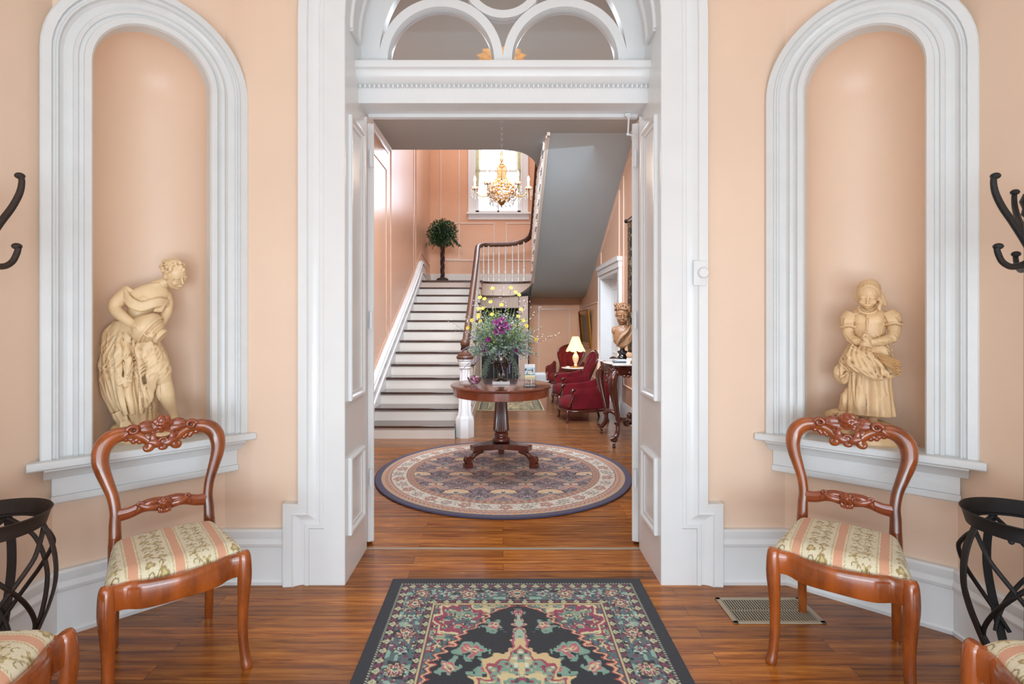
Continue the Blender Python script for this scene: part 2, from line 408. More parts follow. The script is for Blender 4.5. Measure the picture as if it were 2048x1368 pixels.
mb = MB(); mb.box(-2.3, 2.3, -1.6, 11.6, -.1, 0)
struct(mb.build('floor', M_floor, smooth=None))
mb = MB(); hole_wall(mb, P1, (1, 0, 0), Q1.x-P1.x, HT, -.9-P1.x, .9-P1.x, 0, ZS)
struct(mb.build('wall_front', M_wall, smooth=None))
NI = []
def niche_side(name, A, B, u0, u1, right):
    t = (B-A).normalized(); L = (B-A).length
    n = V(-t.y, t.x, 0) if not right else V(t.y, -t.x, 0)
    if n.y > 0: n = -n
    zb, zs = .775, 2.51; c = (u0+u1)/2; r = (u1-u0)/2
    mb = MB(); hole_wall(mb, A, t, L, HT, u0, u1, zb, zs)
    # recess: half cylinder under a quarter dome
    S, K = 28, 12; dep = .98
    W = lambda u, d, z: A+t*u-n*d+V(0, 0, z)
    rows = []
    for z in (zb, 1.2, 1.6, 2.1, zs): rows.append([W(c-r*math.cos(PI*i/S), r*dep*math.sin(PI*i/S), z) for i in range(S+1)])
    for k in range(1, K+1):
        e = PI/2*k/K; rows.append([W(c-r*math.cos(e)*math.cos(PI*i/S), r*dep*math.cos(e)*math.sin(PI*i/S), zs+r*math.sin(e)) for i in range(S+1)])
    vs = [p for ro in rows for p in ro]; w = S+1
    mb.add(vs, [(a*w+b, a*w+b+1, (a+1)*w+b+1, (a+1)*w+b) for a in range(len(rows)-1) for b in range(S)])
    mb.add(rows[0], [tuple(range(w))])
    struct(mb.build(name, M_wall, smooth=30))
    # moulded casing around the niche
    up = V(0, 0, 1); right_d = up.cross(n) if False else V(0, 0, 1).cross(n)
    Rt = right_d.normalized()           # viewer's right hand
    Cn = A+t*c
    path = [Cn+Rt*r+up*.78, Cn+Rt*r+up*zs]
    path += [Cn+Rt*r*math.cos(PI*i/28)+up*(zs+r*math.sin(PI*i/28)) for i in range(1, 28)]
    path += [Cn-Rt*r+up*zs, Cn-Rt*r+up*.78]
    prof = [(0, -.03), (0, .066), (.006, .078), (.03, .080), (.034, .068), (.048, .062), (.052, .070), (.066, .073), (.070, .062), (.086, .056), (.100, .058), (.112, .066), (.118, .079), (.124, .080), (.128, .072), (.136, .073), (.140, .086), (.171, .086), (.177, .080), (.177, -.02)]
    mb = MB(); mb.sweep(path, n, prof)
    tr = struct(mb.build('trim_niche_'+('right' if right else 'left'), M_niche, smooth=25))
    # sill: slab, cove and apron
    mb = MB()
    def ext(prof, ua, ub, ia=0, ib=0):
        ra = [W(ua+(ia*d if ia else 0), -d, z) for d, z in prof]; rb = [W(ub-(ib*d if ib else 0), -d, z) for d, z in prof]
        mb.rings([ra, rb])
    ext([(-.05, .745), (-.05, .782), (.115, .782), (.122, .776), (.122, .752), (.115, .746)], -.117, .769)
    ext([(0, .694), (0, .746), (.108, .746), (.108, .738), (.088, .730), (.072, .716), (.062, .700), (.058, .694)], -.07, .715)
    ext([(0, .617), (0, .694), (.05, .694), (.05, .617)], -.046, .688)
    ext([(0, .585), (0, .617), (.057, .617), (.057, .589), (.053, .585)], -.05, .690)
    struct(mb.build('trim_sill_'+('right' if right else 'left'), M_niche, smooth=25, bevel=.002))
    NI.append((A, t, n, c))
niche_side('wall_front_left', P1, P2, .087, .550, False)
niche_side('wall_front_right', Q1, Q2, .103, .571, True)
mb = MB(); plane(mb, [P2, V(-1.95, -1.5, 0), V(-1.95, -1.5, HT), P2+V(0, 0, HT)]); struct(mb.build('wall_left', M_wall, smooth=None))
mb = MB(); plane(mb, [Q2, V(1.99, -1.5, 0), V(1.99, -1.5, HT), Q2+V(0, 0, HT)]); struct(mb.build('wall_right', M_wall, smooth=None))
mb = MB(); plane(mb, [V(-1.95, -1.5, 0), V(1.99, -1.5, 0), V(1.99, -1.5, HT), V(-1.95, -1.5, HT)]); struct(mb.build('wall_back', M_wall, smooth=None))
mb = MB(); mb.prism([(-2.2, -1.6, HT), (2.2, -1.6, HT), (2.2, 2.3, HT), (1.6, 3.1, HT), (-1.6, 3.1, HT), (-2.2, 2.3, HT)], (0, 0, .1)); struct(mb.build('ceiling', M_ceil, smooth=None))
# baseboards
BP = [(0, 0), (.036, 0), (.040, .018), (.032, .024), (.032, .195), (.040, .202), (.044, .216), (.036, .232), (.030, .236), (.034, .246), (.034, .276), (.026, .285), (0, .285)]
mb = MB(); mb.sweep([V(-1.95, -1.5, 0), P2, P1, V(-1.13, YW, 0)], (0, 0, 1), BP); struct(mb.build('baseboard_left', M_white, smooth=25))
mb = MB(); mb.sweep([V(1.125, YW, 0), Q1, Q2, V(1.99, -1.5, 0)], (0, 0, 1), BP); struct(mb.build('baseboard_right', M_white, smooth=25))
# doorway casing (front), with stepped-out foot
def casing():
    N = (0, -1, 0); y = YW
    prof = [(0, 0), (0, .030), (.003, .038), (.022, .038), (.027, .030), (.040, .030), (.058, .036), (.076, .050), (.080, .058), (.084, .052), (.128, .055), (.132, .050), (.132, 0)]
    r = .923; st = .078
    path = [V(r+st, y, 0), V(r+st, y, .292), V(r, y, .292), V(r, y, ZS)]
    path += [V(r*math.cos(PI*i/40), y, ZS+r*math.sin(PI*i/40)) for i in range(1, 40)]
    path += [V(-r, y, ZS), V(-r, y, .292), V(-r-st, y, .292), V(-r-st, y, 0)]
    mb = MB(); mb.sweep(path, N, prof)
    struct(mb.build('trim_1', M_white, smooth=25))
    mb = MB()
    pp = [V(JX, y, 0), V(JX, y, ZS)]+[V(JX*math.cos(PI*i/40), y, ZS+JX*math.sin(PI*i/40)) for i in range(1, 40)]+[V(-JX, y, ZS), V(-JX, y, 0)]
    mb.sweep(pp, N, [(0, .0), (0, .030), (.004, .034), (.108, .034), (.108, .0)])
    for s in (-1, 1):
        a, b = sorted((s*.925, s*1.0008)); mb.box(a, b, y-.034, y, 0, .2915)
    struct(mb.build('trim_2', M_white, smooth=25))
    # jamb lining and arched soffit, running through the wall
    mb = MB(); mb.sweep(pp, N, [(0, 0), (0, -.40), (.05, -.40), (.05, 0)])
    struct(mb.build('trim_3', M_white, smooth=25))
casing()
# jamb panels: raised mouldings on both reveals and up the soffit
pm = [(-.012, 0), (-.012, .016), (-.004, .020), (.006, .018), (.014, .008), (.030, .006), (.030, 0)]
for k, s in enumerate((-1, 1)):
    for z0, z1, nm in ((.953, 2.445, 'upper'), (.242, .627, 'lower')):
        x = s*JX; ys = (2.76, 3.02)
        path = [V(x, ys[0], z0), V(x, ys[1], z0), V(x, ys[1], z1), V(x, ys[0], z1)]
        if s > 0: path = path[::-1]
        mb = MB(); mb.sweep(path, (-s, 0, 0), [(-a, b) for a, b in pm], closed=True)
        struct(mb.build('trim_%d' % (4+k*2+(nm == 'lower')), M_white, smooth=25))
mb = MB()
for R, y in ((JX-.004, 2.785), (JX-.004, 2.93)):
    for s in (-1, 1):
        a0, a1 = (PI, PI/2+.12) if s < 0 else (0, PI/2-.12)
        pts = [V(R*math.cos(a0+(a1-a0)*i/20), y, ZS+R*math.sin(a0+(a1-a0)*i/20)) for i in range(21)]
        mb.tube(pts, .014, 8)
for s in (-1, 1):
    mb.tube([V(s*(JX-.004), 2.785, ZS), V(s*(JX-.004), 2.93, ZS)], .014, 8)
struct(mb.build('trim_8', M_white, smooth=60))
# transom beam
mb = MB()
prof = [(3.13, 2.594), (3.13, 2.80), (2.872, 2.806), (2.870, 2.796), (2.870, 2.768), (2.884, 2.760), (2.890, 2.735), (2.905, 2.712), (2.925, 2.700), (2.935, 2.697), (2.935, 2.594)]
mb.rings([[V(-JX-.01, a, b) for a, b in prof], [V(JX+.01, a, b) for a, b in prof]])
for i in range(62):
    x = -JX+.013+i*.0264
    mb.ell((x, 2.930, 2.688), (.0095, .010, .0115), seg=8, rg=6)
    mb.ell((x+.0132, 2.932, 2.688), (.0025, .009, .0105), seg=6, rg=5)
mb.box(-.80, .80, 3.09, 3.125, 2.575, 2.594)
struct(mb.build('trim_9', M_white, smooth=35))
# fanlight tracery (arch band, two half rings, one ring)
def ring_pts(cx, cz, r, a0, a1, n): return [V(cx+r*math.cos(a0+(a1-a0)*i/n), 0, cz+r*math.sin(a0+(a1-a0)*i/n)) for i in range(n+1)]
ZC = 2.87
def tracery():
    mb = MB(); y0, y1 = 3.0, 3.06
    n = 48; R = []
    for i in range(n+1):
        a = PI*i/n
        o = V(JX*math.cos(a), 0, ZS+JX*math.sin(a)); c = V(.715*math.cos(a), 0, ZC+.715*math.sin(a))
        R.append([c+V(0, y0, 0), o+V(0, y0, 0), o+V(0, y1, 0), c+V(0, y1, 0)])
    for s in (-1, 1): pass
    mb.rings(R)
    for s in (-1, 1):
        a, b = sorted((s*.715, s*JX)); mb.box(a, b, y0+.0007, y1-.001, 2.79, 2.94)
    def ring(cx, cz, ro, ri, a0, a1, closed=False, n=40):
        rr = []
        for i in range(n if closed else n+1):
            a = a0+(a1-a0)*i/n; c, s_ = math.cos(a), math.sin(a)
            rr.append([V(cx+ri*c, y0+.03, cz+ri*s_), V(cx+(ri+.008)*c, y0+.006, cz+(ri+.008)*s_), V(cx+(ri+.012)*c, y0-.004, cz+(ri+.012)*s_), V(cx+ro*c, y0-.004, cz+ro*s_), V(cx+ro*c, y1, cz+ro*s_), V(cx+ri*c, y1, cz+ri*s_)])
        mb.rings(rr, closed=closed)
    for s in (-1, 1):
        ring(s*.358, ZC, .358, .295, 0, PI)
        for q in (-1, 1):
            a, b = sorted((s*.358+q*.295, s*.358+q*.357)); mb.box(a, b, y0-.004, y1, 2.79, ZC)
    ring(0, ZC+.478, .237, .180, 0, TAU, True)
    struct(mb.build('window_2', M_white, smooth=30))
    mb = MB(); mb.prism([V(-.74, 3.035, 2.79)]+[V(-.76*math.cos(PI*i/30), 3.035, ZC+.76*math.sin(PI*i/30)) for i in range(31)]+[V(.74, 3.035, 2.79)], (0, .004, 0))
    return mb
gl = tracery()
def pane_mat():
    m = bpy.data.materials.new('window_pane'); m.use_nodes = True; N = m.node_tree.nodes; L = m.node_tree.links
    N.remove(N['Principled BSDF']); t = N.new('ShaderNodeBsdfTransparent'); g = N.new('ShaderNodeBsdfGlossy'); g.inputs['Roughness'].default_value = .04
    f = N.new('ShaderNodeFresnel'); f.inputs['IOR'].default_value = 1.35; mx = N.new('ShaderNodeMixShader')
    L.new(f.outputs[0], mx.inputs[0]); L.new(t.outputs[0], mx.inputs[1]); L.new(g.outputs[0], mx.inputs[2]); L.new(mx.outputs[0], N['Material Output'].inputs[0])
    return m
M_pane = pane_mat()
struct(gl.build('window_3', M_pane, smooth=None))
mb = MB(); mb.box(-.815, .815, 3.105, 3.122, 0, .004); struct(mb.build('trim_10', mat('worn_metal_strip', 'a89a86', .4, metal=.3), smooth=None))

# open double doors, seen edge-on, swung back into the hall
def door_leaf(n, s):
    hinge = V(s*.83, 3.17, 0)
    r = thing('door_%d' % n, None, None, hinge, 0); struct(r)
    ang = math.radians(90+24); dx, dy = math.cos(ang), math.sin(ang)     # leaf direction for the left leaf
    D = V(dx if s < 0 else -dx, dy, 0); T = V(-D.y, D.x, 0) if s > 0 else V(D.y, -D.x, 0)
    M = Matrix((( D.x, T.x, 0, 0), (D.y, T.y, 0, 0), (0, 0, 1, 0), (0, 0, 0, 1)))
    mb = MB(); mb.box(0, .80, 0, .045, .012, 2.575, M)
    for z0, z1 in ((.25, .95), (1.1, 2.4)):
        mb.box(.12, .68, -.012, .057, z0, z1, M)
    mb.build('leaf', M_white, r, None, bevel=.008, seg=3)
    for z in (.36, 1.32, 2.3):
        h = MB(); h.tube([V(-s*.028, -.012, z), V(-s*.028, -.012, z+.1)], .010, 8); h.tube([V(-s*.028, -.012, z-.006), V(-s*.028, -.012, z+.106)], .006, 8)
        h.box(-s*.028-.014, -s*.028+.014, -.006, .0, z+.0, z+.1)
        h.build('hinge', M_white, r)
    return r
door_leaf(1, -1); door_leaf(2, 1)

# ------------------------------------------------------------------ hall
HL, HR, HB, HZ = -1.6, 1.68, 11.4, 3.76; UZ = 6.5
mb = MB(); hole_wall(mb, V(HL-.6, 3.14, 0), (1, 0, 0), HR-HL+1.2, UZ, -.86-HL+.6, .86-HL+.6, 0, ZS); struct(mb.build('wall_hall_front', M_hall, smooth=None))
mb = MB(); plane(mb, [V(HL, 3.14, 0), V(HL, HB, 0), V(HL, HB, UZ), V(HL, 3.14, UZ)]); struct(mb.build('wall_hall_left', M_hall, smooth=None))
mb = MB(); hole_wall(mb, V(HR, 3.14, 0), (0, 1, 0), HB-3.14, UZ, 7.5-3.14, 8.82-3.14, 0, 2.06, arc=False); struct(mb.build('wall_hall_right', M_hall, smooth=None))
WX0, WX1, WZ0, WZ1 = -.60, .39, 3.72, 6.1
mb = MB(); hole_wall(mb, V(HL, HB, 0), (1, 0, 0), HR-HL, UZ, WX0-HL, WX1-HL, WZ0, WZ1, arc=False); struct(mb.build('wall_hall_back', mat('hall_back_paint', 'e0ab86', .45, var=.03), smooth=None))
mb = MB(); mb.box(HL-.1, HR+.1, 3.1, HB+.1, UZ, UZ+.1); struct(mb.build('ceiling_upper', M_ceil, smooth=None))
well = crs([(0, 7.3), (.26, 7.42), (.45, 7.76), (.56, 8.30)], 5)
mb = MB(); mb.prism([V(HL-.02, 3.14, HZ), V(HR+.02, 3.14, HZ), V(HR+.02, 6.7, HZ), V(.58, 6.7, HZ), V(.58, 8.3, HZ)]+[V(p[0], p[1], HZ) for p in well[::-1]]+[V(HL-.02, 7.3, HZ)], (0, 0, .3))
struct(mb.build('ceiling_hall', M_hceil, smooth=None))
mb = MB(); mb.sweep([V(HL, 3.2, HZ-.11), V(HL, 7.26, HZ-.11)], (0, 0, 1), [(0, .04), (.008, .04), (.012, .055), (.03, .08), (.045, .10), (.05, .11), (0, .11)]); struct(mb.build('trim_11', M_white, smooth=25))
mb = MB(); mb.sweep([V(HR, 6.85, HZ-.06), V(HR, 3.2, HZ-.06)], (0, 0, 1), [(0, 0), (.012, 0), (.04, .04), (.06, .06), (0, .06)]); struct(mb.build('trim_12', M_white, smooth=25))
# soffit under the upper flight, curving flat under the landing
pr = [(6.64, 3.765), (8.4, 2.885), (9.6, 2.285), (10.1, 2.035), (10.35, 1.93), (10.6, 1.87), (10.85, 1.852), (11.4, 1.85)]
mb = MB(); vs = [V(x, y, z) for y, z in pr for x in (.56, HR)]
mb.add(vs, [(2*i, 2*i+1, 2*i+3, 2*i+2) for i in range(len(pr)-1)]); plane(mb, [V(HL, 9.9, 1.85), V(.56, 9.9+.45, 1.85), V(.56, HB, 1.85), V(HL, HB, 1.85)])
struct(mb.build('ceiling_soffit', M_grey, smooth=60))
# baseboards and under-landing wall
BH = [(0, 0), (.03, 0), (.03, .16), (.02, .19), (.012, .22), (0, .22)]
mb = MB(); mb.sweep([V(.52, HB, 0), V(HR, HB, 0), V(HR, 8.95, 0)], (0, 0, 1), BH); mb.sweep([V(HR, 7.36, 0), V(HR, 3.2, 0)], (0, 0, 1), BH)
struct(mb.build('baseboard_hall_right', M_white, smooth=25))
mb = MB(); mb.sweep([V(HL, 3.2, 0), V(HL, 5.9, 0)], (0, 0, 1), BH); struct(mb.build('baseboard_hall_left', M_white, smooth=25))
mb = MB(); mb.sweep([V(HL, 9.95, 2.13), V(HL, HB, 2.13), V(HR, HB, 2.13)], (0, 0, 1), [(0, 0), (.03, 0), (.03, .18), (.02, .22), (.012, .25), (0, .25)]); struct(mb.build('baseboard_hall_back', M_stairw, smooth=25))
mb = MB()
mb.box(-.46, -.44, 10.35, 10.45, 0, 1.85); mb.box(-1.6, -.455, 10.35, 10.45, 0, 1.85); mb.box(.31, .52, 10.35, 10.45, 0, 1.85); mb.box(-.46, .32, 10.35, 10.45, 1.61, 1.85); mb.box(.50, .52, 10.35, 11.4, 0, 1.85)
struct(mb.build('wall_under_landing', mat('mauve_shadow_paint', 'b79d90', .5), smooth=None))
def outline(mb, pts, N, w=.028, h=.012, closed=True):
    mb.sweep(pts, N, [(0, 0), (0, h*.7), (w*.25, h), (w*.75, h), (w, h*.6), (w, 0)], closed=closed)
nt_ = 12
def panel(pts, N, m, w=.028):
    global nt_; nt_ += 1
    mb = MB(); outline(mb, pts, N, w); struct(mb.build('trim_%d' % nt_, m, smooth=30))
XL = (1, 0, 0); nose = lambda Y: .152+(Y-5.975)*.498
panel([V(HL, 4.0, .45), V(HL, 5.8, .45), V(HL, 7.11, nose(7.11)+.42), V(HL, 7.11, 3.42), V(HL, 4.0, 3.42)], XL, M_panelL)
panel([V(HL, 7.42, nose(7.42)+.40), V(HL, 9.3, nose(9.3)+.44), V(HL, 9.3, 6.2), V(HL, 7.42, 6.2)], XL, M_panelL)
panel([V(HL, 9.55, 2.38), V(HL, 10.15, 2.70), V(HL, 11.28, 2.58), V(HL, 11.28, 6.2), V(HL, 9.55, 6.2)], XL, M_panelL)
XR = (-1, 0, 0)
panel([V(HR, 7.25, .45), V(HR, 7.25, 3.39), V(HR, 6.9, 3.5), V(HR, 5.0, 3.5), V(HR, 5.0, .45)], XR, M_panel)
panel([V(HR, 7.52, 2.32), V(HR, 7.52, 3.20), V(HR, 8.88, 2.52), V(HR, 8.88, 2.32)], XR, M_panel)
panel([V(HR, 11.15, .3), V(HR, 11.15, 1.64), V(HR, 9.2, 1.70), V(HR, 9.2, .3)], XR, M_panel)
YN = (0, -1, 0)
panel([V(.77, HB, .2), V(.77, HB, 1.62), V(1.47, HB, 1.62), V(1.47, HB, .2)], YN, M_panel, .03)
panel([V(-1.38, HB, 2.68), V(-1.38, HB, 6.2), V(-.95, HB, 6.2), V(-.95, HB, 2.68)], YN, M_panel, .03)
panel([V(-1.35, HB, 2.66), V(-1.35, HB, 3.5), V(-.18, HB, 3.5), V(-.18, HB, 2.66)], YN, M_panel, .03)
panel([V(.06, HB, 2.66), V(.06, HB, 3.5), V(1.2, HB, 3.5), V(1.2, HB, 2.66)], YN, M_panel, .03)
# upper window
mb = MB()
cz = [(0, 0), (0, .02), (.03, .03), (.05, .022), (.09, .03), (.13, .045), (.16, .045), (.16, 0)]
mb.sweep([V(WX1, HB, WZ0), V(WX1, HB, WZ1), V(WX0, HB, WZ1), V(WX0, HB, WZ0)], YN, cz)
mb.box(WX0-.19, WX1+.21, HB-.09, HB, WZ0-.04, WZ0); mb.box(WX0-.16, WX1+.18, HB-.03, HB, WZ0-.15, WZ0-.04)
for x0, x1, z0, z1 in ((WX0, WX0+.07, WZ0, WZ1), (WX1-.07, WX1, WZ0, WZ1), (WX0, WX1, WZ0, WZ0+.06), (WX0, WX1, 4.62, 4.68)):
    mb.box(x0, x1, HB+.05, HB+.09, z0, z1)
mb.box(-.125, -.085, HB+.05, HB+.085, WZ0, 4.62)
for x0, x1, z0, z1 in ((WX0-.01, WX0, WZ0, WZ1), (WX1, WX1+.01, WZ0, WZ1)): mb.box(x0, x1, HB, HB+.14, z0, z1)
struct(mb.build('window_1', mat('window_frame_paint', 'e8e6e4', .4), smooth=25))
mb = MB(); mb.box(WX0, WX1, HB+.066, HB+.070, WZ0, WZ1); struct(mb.build('window_4', M_pane, smooth=None))
for s, x0 in ((-1, WX0+.01), (1, WX1-.01)):
    R = []
    for i in range(15):
        z = 6.05-i*.13; w = .10+.16*(max(0, (6.05-1.0*0-i*.13)-4.5)/1.6); w = .05+.17*max(0, (z-4.25)/1.8)
        R.append([V(x0-s*(w*k/12), HB+.0-.02+.014*math.sin(k*2.6+i*.05), z) for k in range(13)])
    mb = MB(); vs = [p for r in R for p in r]
    mb.add(vs, [(a*13+b, a*13+b+1, (a+1)*13+b+1, (a+1)*13+b) for a in range(14) for b in range(12)])
    tag(mb.build('curtain', M_curtain, smooth=180), 'pale yellow lace curtain hanging at the %s side of the tall stair window' % ('left' if s < 0 else 'right'), 'curtain', 'curtains at the stair window')
# right wall doorway: casing, recess, panelled door
mb = MB()
mb.sweep([V(HR, 8.82, 0), V(HR, 8.82, 2.06), V(HR, 7.5, 2.06), V(HR, 7.5, 0)][::-1], XR, [(0, 0), (0, .03), (.02, .035), (.1, .03), (.13, .045), (.15, .045), (.15, 0)])
mb.box(HR-.07, HR, 7.33, 8.99, 2.21, 2.27); mb.box(HR-.052, HR, 7.343, 8.977, 2.12, 2.211)
mb.box(HR, HR+.2, 7.47, 7.5, 0, 2.06); mb.box(HR, HR+.2, 8.82, 8.85, 0, 2.06); mb.box(HR, HR+.2, 7.47, 8.85, 2.06, 2.09)
struct(mb.build('trim_30', M_white, smooth=25))
mb = MB(); mb.box(HR+.16, HR+.2, 7.5, 8.82, .01, 2.06)
for a, b in ((7.62, 8.1), (8.22, 8.7)):
    for z0, z1 in ((.2, .85), (1., 1.9)): outline(mb, [V(HR+.16, b, z0), V(HR+.16, b, z1), V(HR+.16, a, z1), V(HR+.16, a, z0)], XR, .03, .014)
struct(mb.build('door_3', M_white, smooth=25))
# ------------------------------------------------------------------ staircase
ST = thing('staircase', 'white painted staircase with dark treads and a mahogany handrail curving up round a landing', 'staircase', (0, 6.0, 0))
def SB(mb, name, m, parent=ST, **k):
    o = mb.build(name, m, parent, **k); o.location = (0, -6.0, 0) if parent is ST else (0, 0, 0); return o
RI, RU = .152, .305; SX0, SX1 = -1.555, -.42
def yk(k): return 5.975+(k-1)*RU
for k in range(1, 15):
    y = yk(k)
    mb = MB(); mb.box(SX0, (SX1 if k > 1 else -.556), y+.025, y+.045, (k-1)*RI, k*RI-.026); SB(mb, 'riser', M_stairw, smooth=None)
    if k < 14:
        mb = MB(); mb.box(SX0, (SX1+.03 if k > 1 else -.556), y, y+RU+.03, k*RI-.026, k*RI); SB(mb, 'tread', M_tread, bevel=.006)
poly = [V(SX1, yk(2)+.03, 0)]
for k in range(2, 15):
    poly.append(V(SX1, yk(k)+.03, k*RI-.03)); poly.append(V(SX1, yk(k+1)+.03, k*RI-.03))
poly += [V(SX1, 10.35, 14*RI-.03), V(SX1, 10.35, 0)]
mb = MB(); mb.prism(poly, (-.025, 0, 0)); outline(mb, [V(SX1, 6.7, .22), V(SX1, 9.8, .22), V(SX1, 9.8, 1.6)], (1, 0, 0), .03, .012)
mb.prism([V(SX1, 6.30, 0), V(SX1, 10.3, 0), V(SX1, 10.3, .16), V(SX1, 6.30, .16)], (.02, 0, 0))
SB(mb, 'stringer', M_stairw, smooth=None)
# wall side skirt board with moulded edge, easing into the landing
top = crs([(5.9, .12+.2), (6.3, .56), (9.0, 1.90), (9.7, 2.28), (9.95, 2.42), (10.15, 2.44), (10.4, 2.40)], 5)
mb = MB(); mb.prism([V(HL, 5.9, 0)]+[V(HL, p[0], p[1]) for p in top]+[V(HL, 10.4, 2.0), V(HL, 9.6, 1.7), V(HL, 6.2, 0)], (.05, 0, 0))
mb.sweep([V(HL, p[0], p[1]) for p in top], (1, 0, 0), [(-.005, 0), (-.005, .065), (-.028, .075), (-.045, .058), (-.07, .058), (-.075, .05), (-.075, 0)])
mb.sweep([V(HL, p[0], p[1]-.15) for p in top], (1, 0, 0), [(0, .04), (0, .062), (.02, .066), (.03, .05)])
SB(mb, 'skirt_board', M_white, smooth=30)
# landing
def land(off):
    a = crs([(-.42+off, 9.94-off), (-.40+off, 10.12), (-.27, 10.28-off), (.05, 10.32-off), (.36, 10.28-off), (.53-off, 10.12), (.56-off, 9.95)], 5)
    return [V(-1.6, 9.94-off*.8, 0), V(-.42+off, 9.94-off*.8, 0)]+[V(p[0], p[1], 0) for p in a[1:]]+[V(.57, 10.7, 0), V(1.68, 10.7, 0), V(1.68, 11.4, 0), V(-1.6, 11.4, 0)]
mb = MB(); mb.prism([p+V(0, 0, 2.092) for p in land(.03)], (0, 0, .036)); SB(mb, 'landing_floor', M_tread, smooth=None, bevel=.005)
mb = MB(); lp = land(0)
zb = lambda p: 1.852 if p.x < .12 or p.y > 10.6 else 1.852+.215*min(1, (p.x-.12)/.44)**2
mb.rings([[p+V(0, 0, 2.095), V(p.x, p.y+.02, 2.095), V(p.x, p.y+.02, zb(p)), V(p.x, p.y, zb(p))] for p in lp[:-3]]); SB(mb, 'landing_fascia', mat('tan_fascia_paint', 'cdb5a4', .45), smooth=40)
mb = MB(); q = [p for p in lp[:-3] if p.x >= .05 and p.y < 10.6]; vs = []
for p in q: vs += [V(p.x, p.y, zb(p)), V(p.x, 10.45, max(1.852, zb(p)-.09)), V(p.x, 10.75, 1.8515)]
mb.add(vs, [(3*i+j, 3*i+j+1, 3*i+j+4, 3*i+j+3) for i in range(len(q)-1) for j in (0, 1)])
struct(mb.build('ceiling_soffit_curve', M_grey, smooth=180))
# upper flight
FX = .56
for n in range(0, 11):
    z = 2.28+RI*n; y1 = 10.0-RU*n
    mb = MB(); mb.box(FX-.03, HR, y1-RU-.02, y1, z-.026, z); SB(mb, 'tread', M_tread, bevel=.005)
    mb = MB(); mb.box(FX, HR, y1-.045, y1-.025, z-RI, z-.026); SB(mb, 'riser', M_stairw, smooth=None)
poly = [V(FX, 10.0, 2.12)]
for n in range(0, 11):
    z = 2.28+RI*n-.02; y = 10.0-RU*n-.03
    poly += [V(FX, y, z), V(FX, y-RU, z)]
low = [(6.62, 3.72), (6.70, 3.72), (8.4, 2.87), (9.6, 2.27), (10.0, 2.07), (10.0, 2.10)]
poly += [V(FX, a, b) for a, b in low]
mb = MB(); mb.prism(poly, (.04, 0, 0))
mb.sweep([V(FX, a, b) for a, b in [(10.1, 2.10)]+low[::-1][2:]], (-1, 0, 0), [(0, 0), (0, .016), (.012, .02), (.035, .012), (.04, 0)])
SB(mb, 'stringer', M_stairw, smooth=None)
# turned balusters
def baluster(x, y, z0, z1):
    h = z1-z0
    pr = [(.018, 0), (.018, .10), (.013, .115), (.021, .13), (.013, .145), (.011, .165), (.019, .21), (.021, .26), (.014, .33), (.012, .35), (.018, .362), (.012, .375), (.012, .42), (.009, .72), (.014, .80), (.009, .82), (.013, .84), (.013, 1.)]
    mb = MB(); mb.lathe([(r*1.3, z0+t*h) for r, t in pr], (x, y, 0), 8); SB(mb, 'baluster', M_stairw, smooth=50)
rail = [(-.454, 6.16, 1.03), (-.455, 6.4, 1.12), (-.458, 6.8, 1.29), (-.465, 8.0, 1.85), (-.475, 9.2, 2.42), (-.485, 9.8, 2.70), (-.47, 10.05, 2.80), (-.36, 10.23, 2.85), (-.18, 10.28, 2.86), (.10, 10.29, 2.87), (.33, 10.25, 2.90), (.50, 10.10, 2.97), (.555, 9.85, 3.08), (.56, 9.5, 3.25), (.56, 8.5, 3.76), (.56, 7.3, 4.36), (.56, 6.8, 4.6)]
rp = crs(rail, 6)
def rail_z(y, side):
    b = min((p for p in rp if (p[0] < 0) == (side < 0)), key=lambda p: abs(p[1]-y)); return b[2]-.03
for k in range(2, 14):
    for f in (.07, .22):
        y = yk(k)+f; baluster(-.455, y, k*RI, rail_z(y, -1))
for px, y in ((967, 10.17), (977, 10.24), (987, 10.27), (998, 10.28), (1011, 10.285), (1025, 10.27), (1037, 10.24), (1048, 10.17)):
    x = (px-CX)*y/F; b = min(rp, key=lambda p: abs(p[0]-x)+abs(p[1]-y)*.3); baluster(x, y, 2.128, b[2]-.03)
for n in range(0, 10):
    for f in (.08, .23):
        y = 10.0-RU*n-f; baluster(.56, y, 2.28+RI*n, rail_z(y, 1))
mb = MB(); sec = [(-.033, -.012), (-.028, .018), (-.012, .032), (.012, .032), (.028, .018), (.033, -.012), (.022, -.02), (.02, -.034), (-.02, -.034), (-.022, -.02)]
R = []
for i, p in enumerate(rp):
    a = rp[max(0, i-1)]; b = rp[min(len(rp)-1, i+1)]; d = V(*(b-a)).normalized(); S = d.cross(V(0, 0, 1)).normalized(); U = S.cross(d)
    R.append([V(*p)+S*u*1.5+U*w*1.3 for u, w in sec])
mb.rings(R); SB(mb, 'handrail', M_rail, smooth=50)
